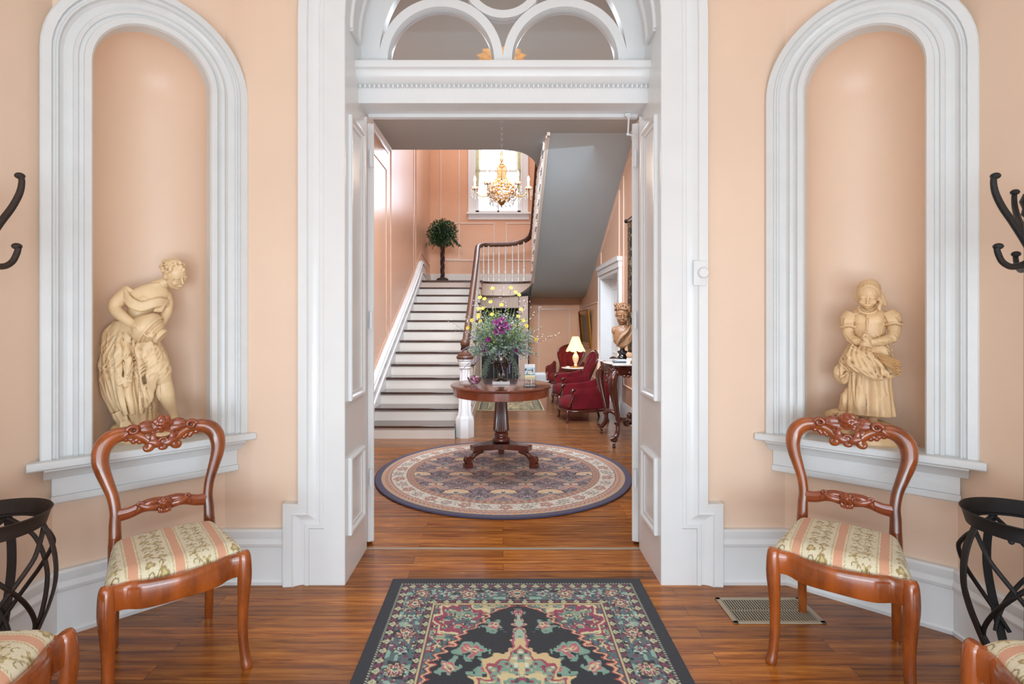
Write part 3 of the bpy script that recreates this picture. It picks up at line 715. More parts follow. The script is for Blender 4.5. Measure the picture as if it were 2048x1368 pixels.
# newel: octagonal white post, brown turned cap with a ball
np_ = thing('newel_post', None, None, (-.447, .12, 0)); np_.parent = ST
oct_ = lambda pr: MB().lathe(pr, seg=8, M=Matrix.Rotation(PI/8, 4, 'Z'))
mb = oct_([(.115, 0), (.115, .20), (.104, .235), (.098, .245)]); mb.lathe([(.094, .24), (.082, .30), (.064, .74), (.060, .80)], seg=64, flute=(8, .26, .78, .24))
mb.lathe([(.066, .80), (.07, .81), (.066, .82), (.075, .84), (.082, .875), (.078, .88), (.09, .895), (.092, .905), (.086, .915)], seg=24)
mb.build('post', M_white, np_, smooth=35)
mb = MB(); mb.lathe([(.098, .915), (.105, .93), (.098, .945), (.085, .955), (.088, .965), (.06, .985), (.04, 1.0), (.035, 1.015)], seg=24); mb.lathe([(.02, 1.01), (.022, 1.03), (.03, 1.045), (.048, 1.06), (.056, 1.085), (.054, 1.115), (.038, 1.14), (.012, 1.15)], seg=20)
mb.build('newel_cap', M_rail, np_, smooth=50)

# fireplace seen under the landing
fp = thing('fireplace', 'black fireplace opening under the stair landing behind the flower urn', 'fireplace', (-.07, 10.5, 0))
mb = MB(); mb.box(-.37, .37, .25, .27, 0, 1.6); mb.box(-.385, -.37, -.04, .27, 0, 1.6); mb.box(.365, .38, -.04, .27, 0, 1.6); mb.box(-.37, .37, -.04, .27, 1.59, 1.605); mb.build('firebox', M_dark, fp, None)
for x in (-.12, -.03, .16, .27):
    mb = MB(); mb.box(x-.022, x+.022, .08, .12, 0, .62+.05*(x > 0)); mb.build('screen_bar', MATS.get('grey_screen_bar') or mat('grey_screen_bar', '45403c', .4), fp, None, bevel=.01)
fd = MB(); fd.tube([V(-.30, 0, .12), V(.05, 0, .12)], .012); fd.tube([V(-.3, 0, .12), V(-.3, .0, .0)], .012); fd.tube([V(.05, 0, .12), V(.05, 0, .0)], .012); fd.ell((-.2, 0, .15), .03)
o = fd.build('fender', M_brass); o.location = (-.07, 10.25, 0); tag(o, 'low brass fender on the floor in front of the black fireplace', 'fender')

# ------------------------------------------------------------------ rug painting
def S(a, b, x): t = np.clip((x-a)/(b-a+1e-9), 0, 1); return t*t*(3-2*t)
class Noise:
    def __init__(s, seed, n=64): s.g = np.random.RandomState(seed).rand(n, n); s.n = n
    def __call__(s, x, y):
        xi = np.floor(x).astype(int); yi = np.floor(y).astype(int); fx = x-xi; fy = y-yi; fx = fx*fx*(3-2*fx); fy = fy*fy*(3-2*fy); g = s.g; n = s.n
        a = g[yi % n, xi % n]; b = g[yi % n, (xi+1) % n]; c = g[(yi+1) % n, xi % n]; d = g[(yi+1) % n, (xi+1) % n]
        return (a*(1-fx)+b*fx)*(1-fy)+(c*(1-fx)+d*fx)*fy
def HC(s): return np.array(hx(s))
def put(C, mask, col): C[mask] = HC(col) if isinstance(col, str) else col
def flower(C, X, Y, cx, cy, r, petals, c1, c2, c3, rot=0, sy=1.):
    dx = X-cx; dy = (Y-cy)/sy; d = np.hypot(dx, dy); a = np.arctan2(dy, dx)+rot
    e = r*(.78+.22*np.cos(petals*a))
    put(C, d < e*1.12, c3); put(C, d < e, c1); put(C, (d < e*.62) & (d > e*.42), c3); put(C, d < e*.42, c2)
def front_rug():
    W, L, st = 1.285, 1.85, .0036
    nx, ny = int(W/st), int(L/st)
    x = np.linspace(-W/2, W/2, nx); v = np.linspace(0, L, ny)
    X, Vv = np.meshgrid(x, v); ax = np.abs(X)
    vv = np.minimum(Vv, L-Vv)                       # distance from nearest short edge
    d = np.minimum(vv, W/2-ax)
    q = 1/.0072
    n1, n2, n3 = Noise(1), Noise(2), Noise(3)
    qs = lambda t: np.floor(t/.0072)*.0072
    aq, vq = qs(ax), qs(vv); 
    C = np.zeros(X.shape+(3,)); C[:] = HC('23262f')
    along = np.where(vv < W/2-ax, aq, vq)
    # main border
    m = (d > .094) & (d < .205)
    N1 = n1(aq*62, vq*62); N2 = n2(aq*48+5, vq*48); N3 = n3(aq*85, vq*85+9)
    put(C, m, '566b6e'); put(C, m & (N1 > .60), '6e4258'); put(C, m & (N1 > .60) & (N3 > .6), '8a4c66')
    put(C, m & (N2 > .70), '8fb0a2'); put(C, m & (N2 < .24), '23262f'); put(C, m & (N3 < .16), 'c9b890'); put(C, m & (N3 > .88), 'd4d8c8')
    dc = d-.15
    per = .235; ph = (along+.0+per/2) % per-per/2
    dd = np.hypot(ph, dc); aa = np.arctan2(dc, ph)
    e = .043*(.8+.2*np.cos(8*aa))
    put(C, m & (dd < e*1.2), '2b3036'); put(C, m & (dd < e), 'c8ad86'); put(C, m & (dd < e*.78), '8a4460'); put(C, m & (dd < e*.5), 'd6caa4'); put(C, m & (dd < e*.25), '4f6a66')
    ph2 = (along+per) % per-per/2; dd = np.hypot(ph2*1.0, dc); e = .03*(.75+.25*np.cos(5*np.arctan2(dc, ph2)))
    put(C, m & (dd < e*1.2), '23262f'); put(C, m & (dd < e), 'a9c4b2'); put(C, m & (dd < e*.5), '7a3f58')
    # guard bands
    for lo, hi in ((.056, .094), (.205, .238)):
        g = (d >= lo) & (d <= hi); c = (lo+hi)/2; w = (hi-lo)/2; put(C, g, '20242b')
        p = .062; ph = (along+p/2) % p-p/2; r1 = np.hypot(ph, d-c)
        put(C, g & (r1 < w*.72), '7a4058'); put(C, g & (r1 < w*.25), '3a2630')
        ph = (along) % p-p/2; r1 = np.abs(ph)+np.abs(d-c-.3*np.abs(ph)); put(C, g & (r1 < w*1.0) & (r1 > w*.45), 'cdbf96'); put(C, g & (r1 <= w*.45), '7fa396')
        put(C, g & ((np.abs(d-lo) < .003) | (np.abs(d-hi) < .003)), '5c6f6a')
    put(C, (d > .048) & (d < .056) & ((along % .0145) < .008), 'b9b49a'); put(C, (d >= .048) & (d < .0565) & ((along % .0145) >= .008), '2a2e36')
    put(C, (d > .238) & (d < .246), 'cdbb88'); put(C, (d > .246) & (d < .250), '6e3c52')
    # field
    f = d >= .250
    cy = L/2; u = X; w = np.abs(Vv-cy)                # from rug centre
    tip = cy-.285
    # scalloped navy reserve half width as a function of distance from centre
    xs = np.array([0, .10, .22, .30, .38, .42, .46, .52, .56, .60, .64, .70]); hs = np.array([.38, .37, .36, .33, .27, .255, .24, .155, .15, .13, .06, -.02])
    hw = np.interp(w, xs*tip/.64, hs)+.011*np.sin(w*150)
    Wn = Noise(5); wx = (Wn(aq*30, vq*30)-.5)*.034; wy = (Wn(aq*30+11, vq*30+17)-.5)*.034
    ax0 = ax; ax = ax+wx; w = w+wy
    s = ax-hw                                         # outside > 0
    nA = n1(aq*26+3, vq*26); nB = n2(aq*44, vq*44+7); nC = n3(aq*80, vq*80)
    o = f & (s > 0)
    cc = np.full(X.shape, 0.); put(C, o, '56696c'); put(C, o & (nB > .62), '8a4058'); put(C, o & (nC > .80), 'a9c0ae'); put(C, o & (nC < .2), '2a3038')
    put(C, o & (nA > .5) & (nB > .35), '9a3f5a'); put(C, o & (nA > .58) & (nB < .45), '6f9484'); put(C, o & (nA > .70), 'c9b88e'); put(C, o & (nA > .76), '8f9f8a')
    put(C, o & (np.abs(nA-.50) < .028), 'd9c896'); put(C, o & (np.abs(nB-.47) < .018), '33404a')
    for lo, hi, c in ((0, .007, 'b5544e'), (.007, .016, 'd9bd94'), (.016, .022, 'b9605a'), (.022, .028, '2f3a44'), (.028, .05, '566f70')):
        put(C, o & (s >= lo) & (s < hi) & ((hi < .04) | (nC > .3)), c)
    # corner cloud bands
    kx, kw = ax-.27, w-(tip-.08)
    rr = np.hypot(kx, kw*.9); ang = np.arctan2(kw, kx); e = .115+.016*np.cos(7*ang)
    put(C, o & (s > .03) & (np.abs(rr-e) < .008), 'dccda0'); put(C, o & (s > .03) & (rr < e-.008) & (rr > e-.03), '9a3d58')
    # navy ground sprays
    g = f & (s <= 0)
    put(C, g, '1d2029')
    for fx, fw, r in ((.115, .505, .040), (.20, .34, .058), (.12, .22, .06), (.285, .23, .045), (.0, .455, .036), (.0, .60, .03)):
        fw = fw*tip/.64; dx = ax-fx; dy = w-fw; dd = np.hypot(dx, dy); a = np.arctan2(dy, dx)
        e = r*(.78+.22*np.cos(5*a+fx*9)); k = g & (dd < e*1.5) & (dd > e) & (nB > .5); put(C, k, '7da08e')
        put(C, g & (dd < e), '86a595' if fx else '7a3450'); put(C, g & (dd < e*.72), 'c0606a' if fx else 'a04668'); put(C, g & (dd < e*.45), 'd8cba4'); put(C, g & (dd < e*.2), '8a3c58')
    # central medallion
    e = .27*(1+.0*w); a = np.arctan2(w, ax); R = np.hypot(ax/.20, w/.36)*(1+.09*np.cos(14*a)+.05*np.sin(23*a))
    k = g & (R < 1); nM = n2(aq*58, vq*58+3)
    put(C, k, '7f9f8d'); put(C, k & (nM > .6), 'c4b88e'); put(C, k & (nM < .33), '9a3f58'); put(C, k & (nM < .2), '3c4d50'); put(C, k & (nM > .78), 'd9dcc8')
    put(C, k & (R > .90), 'd7bd8c'); put(C, k & (R > .84) & (R < .90), 'a34858'); put(C, k & (np.abs(R-.55) < .035), 'd7c796'); put(C, k & (R < .2), '9a4260')
    t = g & (R >= 1) & (R < 1.42) & (ax < (1.42-R)*.13+.012*np.cos(w*160)); put(C, t, 'd3b48c'); put(C, t & (ax < (1.40-R)*.11), 'b0566a'); put(C, t & (ax < (1.34-R)*.07), 'a8bda6'); put(C, t & (nC > .75), '4f6a62')
    C = C*(.94+.12*np.random.rand(*X.shape)[..., None])
    # lay down
    Xw = X; Yw = -Vv; Z = np.full(X.shape, .009)+np.random.rand(*X.shape)*.0006
    r = thing('area_rug', 'rectangular black-bordered floral rug in green, mauve and cream in front of the doorway', 'rug', (.07, 2.735, 0), .2)
    grid_mesh('pile', Xw, Yw, Z, C, M_vc_rug, r)
    mb = MB(); pts = [V(-W/2, 0, .004), V(W/2, 0, .004), V(W/2, -L, .004), V(-W/2, -L, .004)]
    mb.sweep(pts, (0, 0, 1), [(-.004, -.003), (-.004, .007), (.004, .007), (.009, .003), (.009, -.003)], closed=True) if False else None
    mb.box(-W/2-.006, W/2+.006, -L-.006, .006, .001, .0088); mb.build('binding', mat('navy_rug_binding', '3a3c46', .9, bump=.3, bscale=300), r, None, bevel=.003)
front_rug()
def round_rug():
    R0, st = 1.127, .0046; n = int(2*R0/st)
    x = np.linspace(-R0, R0, n); X, Y = np.meshgrid(x, x); r = np.hypot(X, Y); th = np.arctan2(Y, X)
    C = np.zeros(X.shape+(3,)); C[:] = HC('4a4658')
    n1, n2 = Noise(11), Noise(12)
    # field lattice: columns .372 apart, rows .477
    px, py = .372, .477
    y0 = Y+.625
    Nn = n1(np.abs(X)*40, (Y+3)*40); N2 = n2(np.abs(X)*70, (Y+3)*70)
    f = r < .79
    put(C, f, '55505c'); put(C, f & (Nn > .68), '665a6a'); put(C, f & (N2 > .83), '8e7480')
    hp = (X+px/2) % px-px/2; vp = (y0+py/2) % py-py/2
    # ogee vines
    ph = TAU*y0/py
    vx = px/2*(.5-.5*np.cos(ph))
    ahp = np.abs((X+px/2) % px-px/2)
    dv = np.abs(ahp-vx)/np.sqrt(1+(px/2*.5*np.sin(ph)*TAU/py)**2)
    thick = .012+.014*np.abs(np.sin(ph))
    put(C, f & (dv < thick+.006), '39343f'); put(C, f & (dv < thick), 'c4b49e'); put(C, f & (dv < thick*.45), 'c08872')
    # little curling tendrils in between
    for sx, ox, oy in ((1, .06, .12), (1, .11, -.12), (1, .03, .17)):
        dd = np.hypot(ahp-ox, np.abs(vp)-abs(oy)); put(C, f & (np.abs(dd-.034) < .0042) & (np.arctan2(np.abs(vp)-abs(oy), ahp-ox) < 1.8), 'a08a8c'); put(C, f & (dd < .009), 'b36a70')
    nc = n1(ahp*34+7, vp*34+20); nd = n2(ahp*60+3, vp*60+9)
    put(C, f & (np.abs(nc-.48) < .055) & (dv > .02), 'a3948e'); put(C, f & (np.abs(nc-.70) < .04) & (dv > .02), 'a87a78'); put(C, f & (nd > .86) & (dv > .02), 'd0bfa6')
    # palmettes at lattice nodes (fan shaped)
    def fan(hx_, vy, w, h, c1, c2):
        a = np.arctan2(vy, hx_); q = np.sqrt((hx_/w)**2+(vy/h)**2)*(1-.10*np.abs(np.cos(7*a)))
        k = f & (q < 1) & (vy > -.018); put(C, f & (q < 1.13) & (vy > -.03), '352f3a'); put(C, k, c1); put(C, k & (np.abs(np.sin(7*a)) < .22) & (q > .35), c2)
        put(C, k & (q < .34), 'e0d2b4'); put(C, k & (q < .2), '5a5460')
        put(C, f & (np.abs(hx_) < w*.75) & (vy < -.02) & (vy > -.042) & (np.abs(hx_) < .06+(vy+.042)*1.5), '8c8f88')
    fan(hp, vp-.03, .098, .075, 'e2c49e', 'b98560')
    hq = (X) % px-px/2; vq = (y0-py/2+py/2) % py-py/2
    vq = (y0) % py-py/2
    for s in (-1, 1):
        dd = np.hypot((hq-s*.035)/.030, (vq+.0)/.026); put(C, f & (dd < 1.2), '38323d'); put(C, f & (dd < 1) , 'dccbae'); put(C, f & (dd < 1) & (vq > .004), 'b9a894')
    dd = np.hypot(hq, vq+.075); put(C, f & (dd < .026*(.8+.3*np.cos(5*np.arctan2(vq+.075, hq)))), 'c98a78')
    # leaf sprigs
    a = np.arctan2(vq-.09, hq); dd = np.hypot(hq, vq-.09); put(C, f & (dd < .06*(.45+.55*np.abs(np.cos(2.5*a)))) & (N2 > .35) & (dd > .012), '8f9490')
    # borders
    k = (r >= .79) & (r < .857); put(C, k, 'b39a82'); put(C, k & (np.abs(np.sin(th*46)) > .7) & (np.abs(r-.823) < .018), 'a8685a'); put(C, k & ((np.abs(r-.795) < .004) | (np.abs(r-.852) < .004)), '8a6a5e')
    k = (r >= .857) & (r < .985); put(C, k, 'dcd3c4'); put(C, k & (N2 > .74), 'a9a096'); put(C, k & (N2 < .14), 'b98a7a')
    for i in range(38):
        t = TAU*(i+.5)/38+.02; cx, cy = .921*math.cos(t), .921*math.sin(t)
        dd = np.hypot(X-cx, Y-cy); aa = np.arctan2(Y-cy, X-cx)-t
        if i % 2 == 0:
            e = .052*(.66+.34*np.abs(np.cos(2.5*aa))); put(C, k & (dd < e), 'ad6a5c'); put(C, k & (dd < e*.72), 'c99a88'); put(C, k & (dd < e*.45), '8a8a80'); put(C, k & (dd < e*.2), 'e6decc')
        else:
            e = .048*(.5+.5*np.abs(np.sin(3*aa))); put(C, k & (dd < e) & (dd > e*.6), '96928a'); put(C, k & (dd < e*.35), 'b98a78')
    wv = .921+.03*np.sin(th*26); put(C, k & (np.abs(r-wv) < .0035), '8f8f80')
    k = (r >= .985) & (r < 1.07); put(C, k, 'c0a48e'); tw = np.abs(r-1.027-.010*np.sin(th*150)); put(C, k & (tw < .006), 'a45c50'); put(C, k & (np.abs(np.sin(th*20)) > .96) & (np.abs(r-1.052) < .014), 'cf9a62'); put(C, k & (np.abs(r-.99) < .004), '99564c')
    put(C, f & (np.abs(np.sin(X*95)*np.sin((Y+.1)*95)) > .93) & (Nn < .6), '9a8490'); put(C, r >= 1.07, '4e4960')
    C = C*(.93+.14*np.random.rand(*X.shape)[..., None])
    o = thing('round_rug', 'large round rug with cream flowered border and purple vine pattern under the pedestal table', 'rug', (.002, 4.69, 0), 0)
    grid_mesh('pile', X, Y, np.full(X.shape, .0125)+np.random.rand(*X.shape)*.0006, C, M_vc_rug, o, mask=(r < R0-.006))
    mb = MB(); mb.lathe([(R0-.004, .001), (R0+.002, .004), (R0+.001, .010), (R0-.008, .0124)], seg=96); mb.build('binding', mat('purple_rug_edge', '4a4660', .95, bump=.4, bscale=300), o)
round_rug()
def hall_rug():
    W, L, st = 1.0, 2.0, .010; nx, ny = 100, 200
    X, Y = np.meshgrid(np.linspace(-W/2, W/2, nx), np.linspace(0, L, ny)); ax = np.abs(X); vv = np.minimum(Y, L-Y); d = np.minimum(vv, W/2-ax)
    n = Noise(21); N = n(ax*26, Y*26); C = np.zeros(X.shape+(3,)); C[:] = HC('b4a27c')
    put(C, d > .02, '17150f'); along = np.where(vv < W/2-ax, ax, Y); ph = (along % .16)-.08; dd = np.hypot(ph, d-.085); put(C, (d > .02) & (np.abs(dd-.045) < .008), 'a89a62'); put(C, (d > .02) & (dd < .022), '6f7a4c'); put(C, (np.abs(d-.085-.03*np.sin(along*40)) < .006) & (d > .03) & (d < .14), 'b8a878')
    f = d > .15; put(C, f, '7c734c'); put(C, f & (N > .6), 'b5a376'); put(C, f & (N > .78), '8a4a3a'); put(C, f & (N < .25), '4e4a30'); put(C, (d > .145) & (d < .158), 'b8a878')
    o = thing('floral_rug', 'small olive floral rug with a black border on the hall floor beyond the pedestal table', 'rug', (.12, 7.87, 0), 0)
    grid_mesh('pile', X, Y, np.full(X.shape, .008), C, M_vc_rug, o); mb = MB(); mb.box(-W/2-.01, W/2+.01, -.01, L+.01, .001, .0075); mb.build('binding', mat('tan_rug_edge', 'b09c78', .9), o, None)
hall_rug()

# ------------------------------------------------------------------ floor register
vt = thing('floor_vent', 'tan metal floor register behind the right-hand chair by the skirting', 'vent', (1.25, 2.45, 0))
mb = MB(); w, h = .208, .108
for a in ((-w, w, -h, -h+.018), (-w, w, h-.018, h), (-w, -w+.022, -h, h), (w-.022, w, -h, h)): mb.box(*a, .0005, .006)
mb.build('frame', M_alum, vt, None, bevel=.0015)
mb = MB()
for i in range(30):
    x = -w+.028+i*(2*w-.056)/29; mb.box(x-.0026, x+.0026, -h+.016, h-.016, .001, .005)
mb.box(-w+.02, w-.02, -.003, .003, .001, .005); mb.build('grille', M_alum, vt, None)
mb = MB(); mb.box(-w+.01, w-.01, -h+.01, h-.01, .0002, .0012); mb.build('duct', M_dark, vt, None)
# dimmer switch on the casing, door closer bracket
t = thing('dimmer_switch', 'white wall dimmer switch with a round knob on the right door casing', 'switch', (1.008, 2.664, 1.61))
mb = MB(); mb.box(-.033, .033, -.006, .004, -.064, .064); mb.build('plate', M_white, t, None, bevel=.003)
mb = MB(); mb.lathe([(.027, 0), (.027, .018), (.023, .024), (.001, .025)], M=Matrix.Rotation(PI/2, 4, 'X'), c=(.012, -.004, .0)); mb.build('knob', M_white, t)
t = thing('door_bracket', 'white angled metal holder hanging from the lintel above the right-hand door', 'bracket', (.765, 3.10, 2.575))
mb = MB(); mb.tube([V(-.02, -.02, -.01), V(-.02, -.02, .018)], .012); mb.box(-.045, -.01, -.03, -.012, -.002, .016); mb.build('mount', M_white, t)
mb = MB(); mb.tube([V(-.02, -.02, 0), V(-.025, -.02, -.10)], .005); mb.ell((-.025, -.02, -.105), .009); mb.tube([V(-.025, -.02, -.105), V(.03, .0, -.112)], .005); mb.build('arm', M_white, t)
# ------------------------------------------------------------------ balloon-back chairs
def seat_cols(X, Y):
    """brocade: salmon stripes front to back, beaded edges, trailing olive flowers between"""
    C = np.zeros(X.shape+(3,)); n = Noise(31)
    C[:] = HC('dfd5b8'); put(C, n(X*300, Y*40) > .6, 'd8cdac')
    per = .140; off = .0; ph = (X+off+per/2) % per-per/2; a = np.abs(ph)
    put(C, a < .0150, 'd6a080'); put(C, (a >= .0150) & (a < .0180), 'e6d8b4')
    put(C, (np.abs(a-.0212-.0015*np.sin(Y*700)) < .0013), 'b39a68')
    q = (X+off) % per-per/2; k0 = np.floor((X+off)/per)
    ol, ol2, lt = 'a08c58', '877442', 'c9b884'
    yy = Y+k0*.07
    big = (k0 % 2 == 0)
    vine = .020*np.sin(yy*42); put(C, np.abs(q-vine) < .0026, ol)
    p2 = .0748
    for j in (0, 1):
        y2 = (yy+j*p2/2) % p2-p2/2; sgn = np.where(j, 1., -1.)
        cx = sgn*.020
        dx = q-cx; dy = y2; r = np.hypot(dx, dy); t = np.arctan2(dy, dx)
        e = .0215*(.62+.34*np.cos(5*t+j)); put(C, (r < e*1.0) & big, ol); put(C, (r < e*.78) & big, lt); put(C, (r < e*.42) & big, ol2)
        e = .019*(.45+.5*np.abs(np.cos(1.5*t+.6))); put(C, (r < e) & ~big, ol); put(C, (r < e*.5) & ~big, lt)
        rr = np.hypot(q+cx*.9, dy); put(C, (np.abs(rr-.0095) < .0018) & (dy > -.004), ol2)
    return C*(.96+.08*np.random.rand(*X.shape)[..., None])
FWd, BWd = .205, .168            # half widths of seat at front / back
def make_chair():
    r = thing('dining_chair', 'x', 'chair')
    # seat pad
    n, m = 150, 140
    u = np.linspace(-1, 1, n); v = np.linspace(0, 1, m); U, Vq = np.meshgrid(u, v)
    # front edge bows forward, pad rounds over on all sides
    hw = BWd+.012+(FWd+.008-BWd)*(1-Vq)**.8; X = U*hw
    fy = -.212-.030*np.cos(np.clip(U, -1, 1)*PI/2)**2+.012*np.abs(U)**3; Y = fy+(.205-fy)*Vq
    ex = np.clip((1-np.abs(U))/.20, 0, 1); ey = np.clip(np.minimum(Vq/.16, (1-Vq)/.16), 0, 1)
    edge = np.sqrt(1-(1-ex)**2)*np.sqrt(1-(1-ey)**2)
    Z = .432+.062*edge*(1-.22*U**2)*(1-.25*(Vq-.45)**2)
    grid_mesh('seat', X, Y, Z, seat_cols(X, Y), M_vc_seat, r)
    # seat rails
    def rail(pts, name, th=.022, z0=.368, z1=.450):
        mb = MB(); R = []
        for i, p in enumerate(pts):
            p = V(*p); a = V(*pts[max(0, i-1)]); b = V(*pts[min(len(pts)-1, i+1)]); d = (b-a).normalized(); S = V(-d.y, d.x, 0)
            drop = p.z; p = V(p.x, p.y, 0)
            R.append([p+V(0, 0, z0+drop), p+S*th+V(0, 0, z0+drop), p+S*th+V(0, 0, z1), p+S*th*.3+V(0, 0, z1+.004), p+V(0, 0, z1-.004), p-S*.004+V(0, 0, z1-.02), p-S*.004+V(0, 0, z0+drop+.008)])
        mb.rings(R); return mb.build(name, M_chair, r, smooth=45)
    fr = []
    for i in range(25):
        t = -1+2*i/24; fr.append((t*.205, -.232-.032*math.cos(t*PI/2)**2+.016*math.exp(-((abs(t)-.80)/.13)**2), -.012*math.cos(t*PI/2)**2+.006*math.cos(t*PI*1.5)))
    rail(fr, 'front_rail')
    for s in (-1, 1):
        sd = [(s*(.212-.04*i/8), -.215+.43*i/8, 0) for i in range(9)]
        rail(sd if s > 0 else sd[::-1], 'side_rail')
    bk = [(.17-.34*i/4, .212, 0) for i in range(5)]; rail(bk, 'back_rail')
    # front legs: knee block then gentle cabriole
    for s in (-1, 1):
        mb = MB(); x, y = s*.214, -.222
        pts = [(x, y+.006, .458, .018), (x+s*.002, y+.002, .44, .024), (x+s*.003, y-.001, .40, .0265), (x+s*.003, y-.002, .35, .0265), (x, y, .28, .0225), (x-s*.002, y+.004, .20, .0195), (x-s*.001, y+.004, .12, .0185), (x+s*.004, y-.002, .05, .018), (x+s*.010, y-.008, .012, .0205), (x+s*.011, y-.009, .0, .019)]
        mb.tube(pts, 0, 10, flat=(1, .92), up=(0, 1, 0), smooth=5); mb.build('leg', M_chair, r, smooth=60)
    # rear legs continue up as the back posts, curling over into the crest
    lean = lambda z: .222+max(0, z-.45)*.17
    for s in (-1, 1):
        mb = MB()
        pts = [(s*.176, .262, .0, .0175), (s*.176, .248, .10, .0185), (s*.175, .232, .25, .021), (s*.174, .223, .40, .0235), (s*.172, .224, .47, .023)]
        mb.tube(pts, 0, 10, flat=(1, .95), up=(0, 1, 0), smooth=4); mb.build('leg', M_chair, r, smooth=60)
        mb = MB()
        q = [(.172, .46, .0225), (.172, .52, .021), (.170, .57, .020), (.178, .63, .021), (.196, .69, .024), (.213, .745, .028), (.219, .79, .031), (.212, .832, .034), (.190, .864, .035), (.158, .880, .033), (.122, .880, .029), (.090, .870, .025), (.062, .852, .0225), (.044, .830, .020), (.045, .812, .017), (.058, .806, .013), (.064, .815, .010), (.058, .822, .008)]
        pts = [(s*a, lean(b), b, c) for a, b, c in q]
        mb.tube(pts, 0, 12, flat=(1., .72), up=(0, 1, .17), smooth=5); mb.build('back_post', M_chair, r, smooth=70)
    # carved crest: rose, leaves, scrolls
    def rose(mb, x, z, R, yo=-.018):
        y = lean(z)+yo
        for ring, (rad, cnt, pr) in enumerate(((1., 7, .42), (.62, 5, .36), (.3, 3, .28))):
            for k in range(cnt):
                a = TAU*k/cnt+ring*.5; c = V(x+math.cos(a)*R*rad*.62, y-.004*ring-.002, z+math.sin(a)*R*rad*.62)
                mb.ell(c, (R*pr, R*.22, R*pr*1.0), rotm('Y', 0), 8, 6)
        mb.ell((x, y-.012, z), (R*.2, R*.22, R*.2), seg=8, rg=6)
    def lf(mb, x, z, ang, L, w, yo=-.012, curve=.5):
        y0 = lean(z)+yo; pts = []
        for i in range(6):
            t = i/5; a = math.radians(ang+curve*40*t); 
            pts.append((x+L*t*math.cos(a), y0-.004*math.sin(t*PI), z+L*t*math.sin(a), w*(.25+1.1*math.sin(PI*(.12+.8*t)))*.8))
        mb.tube(pts, 0, 8, flat=(1, .42), up=(0, 1, 0), smooth=3)
    mb = MB()
    rose(mb, 0, .912, .040)
    for q in (-1, 1):
        mb.ell((q*.058, lean(.87)-.004, .872), (.030, .010, .036)); mb.ell((q*.10, lean(.89)-.004, .890), (.034, .011, .022)); mb.ell((q*.03, lean(.90)-.002, .895), (.03, .010, .016)); mb.ell((q*.022, lean(.83)-.002, .828), (.02, .009, .022))
        mb.ell((q*.145, lean(.9)-.006, .897), (.035, .012, .012), rotm('Y', q*22))
        for k in range(4): mb.ell((q*(.092+.02*k), lean(.85)-.004, .852+.004*k), (.012, .009, .013), rotm('Y', q*30), 8, 6)
    for s in (-1, 1):
        A = lambda a: a if s > 0 else 180-a
        lf(mb, s*.028, .906, A(12), .085, .016, -.016, -.5*s); lf(mb, s*.03, .916, A(18), .055, .011, -.012, -.4*s)
        lf(mb, s*.02, .89, A(-8), .075, .014, -.016, .4*s); lf(mb, s*.07, .905, A(2), .085, .012, -.018, -.9*s)
        lf(mb, s*.10, .895, A(-14), .07, .011, -.016, -.5*s)
        lf(mb, s*.006, .812, A(60), .055, .014, -.014, -.8*s); lf(mb, s*.012, .818, A(38), .05, .013, -.012, .6*s)
        lf(mb, s*.03, .83, A(70), .05, .012, -.012, .4*s); lf(mb, s*.065, .87, A(-150), .05, .013, -.012, .3*s)
        # upper scroll on the shoulder
        sp = [(s*(.108-.0+.022*math.cos(t)*(1-t/13)), lean(.897)-.022, .897+.020*math.sin(t)*(1-t/13), .0085*(1-t/18)) for t in [i*.55 for i in range(15)]]
        mb.tube([(a, b-.004, c, w*1.25) for a, b, c, w in sp], 0, 7)
        for k in range(3): mb.ell((s*(.105-.022*k), lean(.845)-.002, .846-.004*k), (.012, .01, .012), seg=8, rg=6)   # leaf teeth under the arch
        # ring around the small opening
    ov = [(.036*math.cos(TAU*i/20), lean(.862)-.012, .866+.017*math.sin(TAU*i/20), .0065) for i in range(20)]
    mb.tube(ov, 0, 7, closed=True)
    mb.ell((0, lean(.833)-.012, .832), (.016, .012, .022), seg=10, rg=8); mb.ell((0, lean(.806)-.01, .808), (.02, .01, .012), seg=10, rg=8)
    for k in range(5):
        a = math.radians(30+30*k); mb.ell((.016*math.cos(a), lean(.836)-.02, .834+.018*math.sin(a)), (.006, .006, .008), seg=6, rg=5)
    link_mesh('crest_carving', blob(mb, .0024, 1), M_chaird, r)
    # middle rail with its own rose
    mb = MB()
    for s in (-1, 1):
        pts = [(s*.168, lean(.56), .553, .029), (s*.125, lean(.56)-.002, .557, .026), (s*.085, lean(.56)-.004, .570, .025), (s*.05, lean(.57)-.006, .576, .030), (0, lean(.57)-.008, .570, .034)]
        mb.tube(pts, 0, 10, flat=(1, .45), up=(0, 1, .1), smooth=5)
        A = lambda a: a if s > 0 else 180-a
        lf(mb, s*.02, .588, A(10), .07, .011, -.022, -.6*s); lf(mb, s*.02, .57, A(-14), .07, .012, -.022, .7*s); lf(mb, s*.06, .585, A(-4), .05, .009, -.018, -.9*s)
        sp = [(s*(.085+.013*math.cos(t)*(1-t/12)), lean(.585)-.018, .587+.012*math.sin(t)*(1-t/12), .0055) for t in [i*.6 for i in range(12)]]; mb.tube(sp, 0, 6)
    rose(mb, 0, .580, .027, -.026)
    for k in range(5): mb.ell(((k-2)*.010, lean(.55)-.02, .552-.006*math.cos((k-2)*.6)), (.006, .006, .014), seg=6, rg=6)
    link_mesh('cross_rail', blob(mb, .0024, 1), M_chaird, r)
    return r
ch = make_chair()
def put_chair(o, x, y, rz, lab):
    o.location = (x, y, 0); o.rotation_euler = (0, 0, math.radians(rz)); o['label'] = lab; o['group'] = 'carved balloon-back chairs'
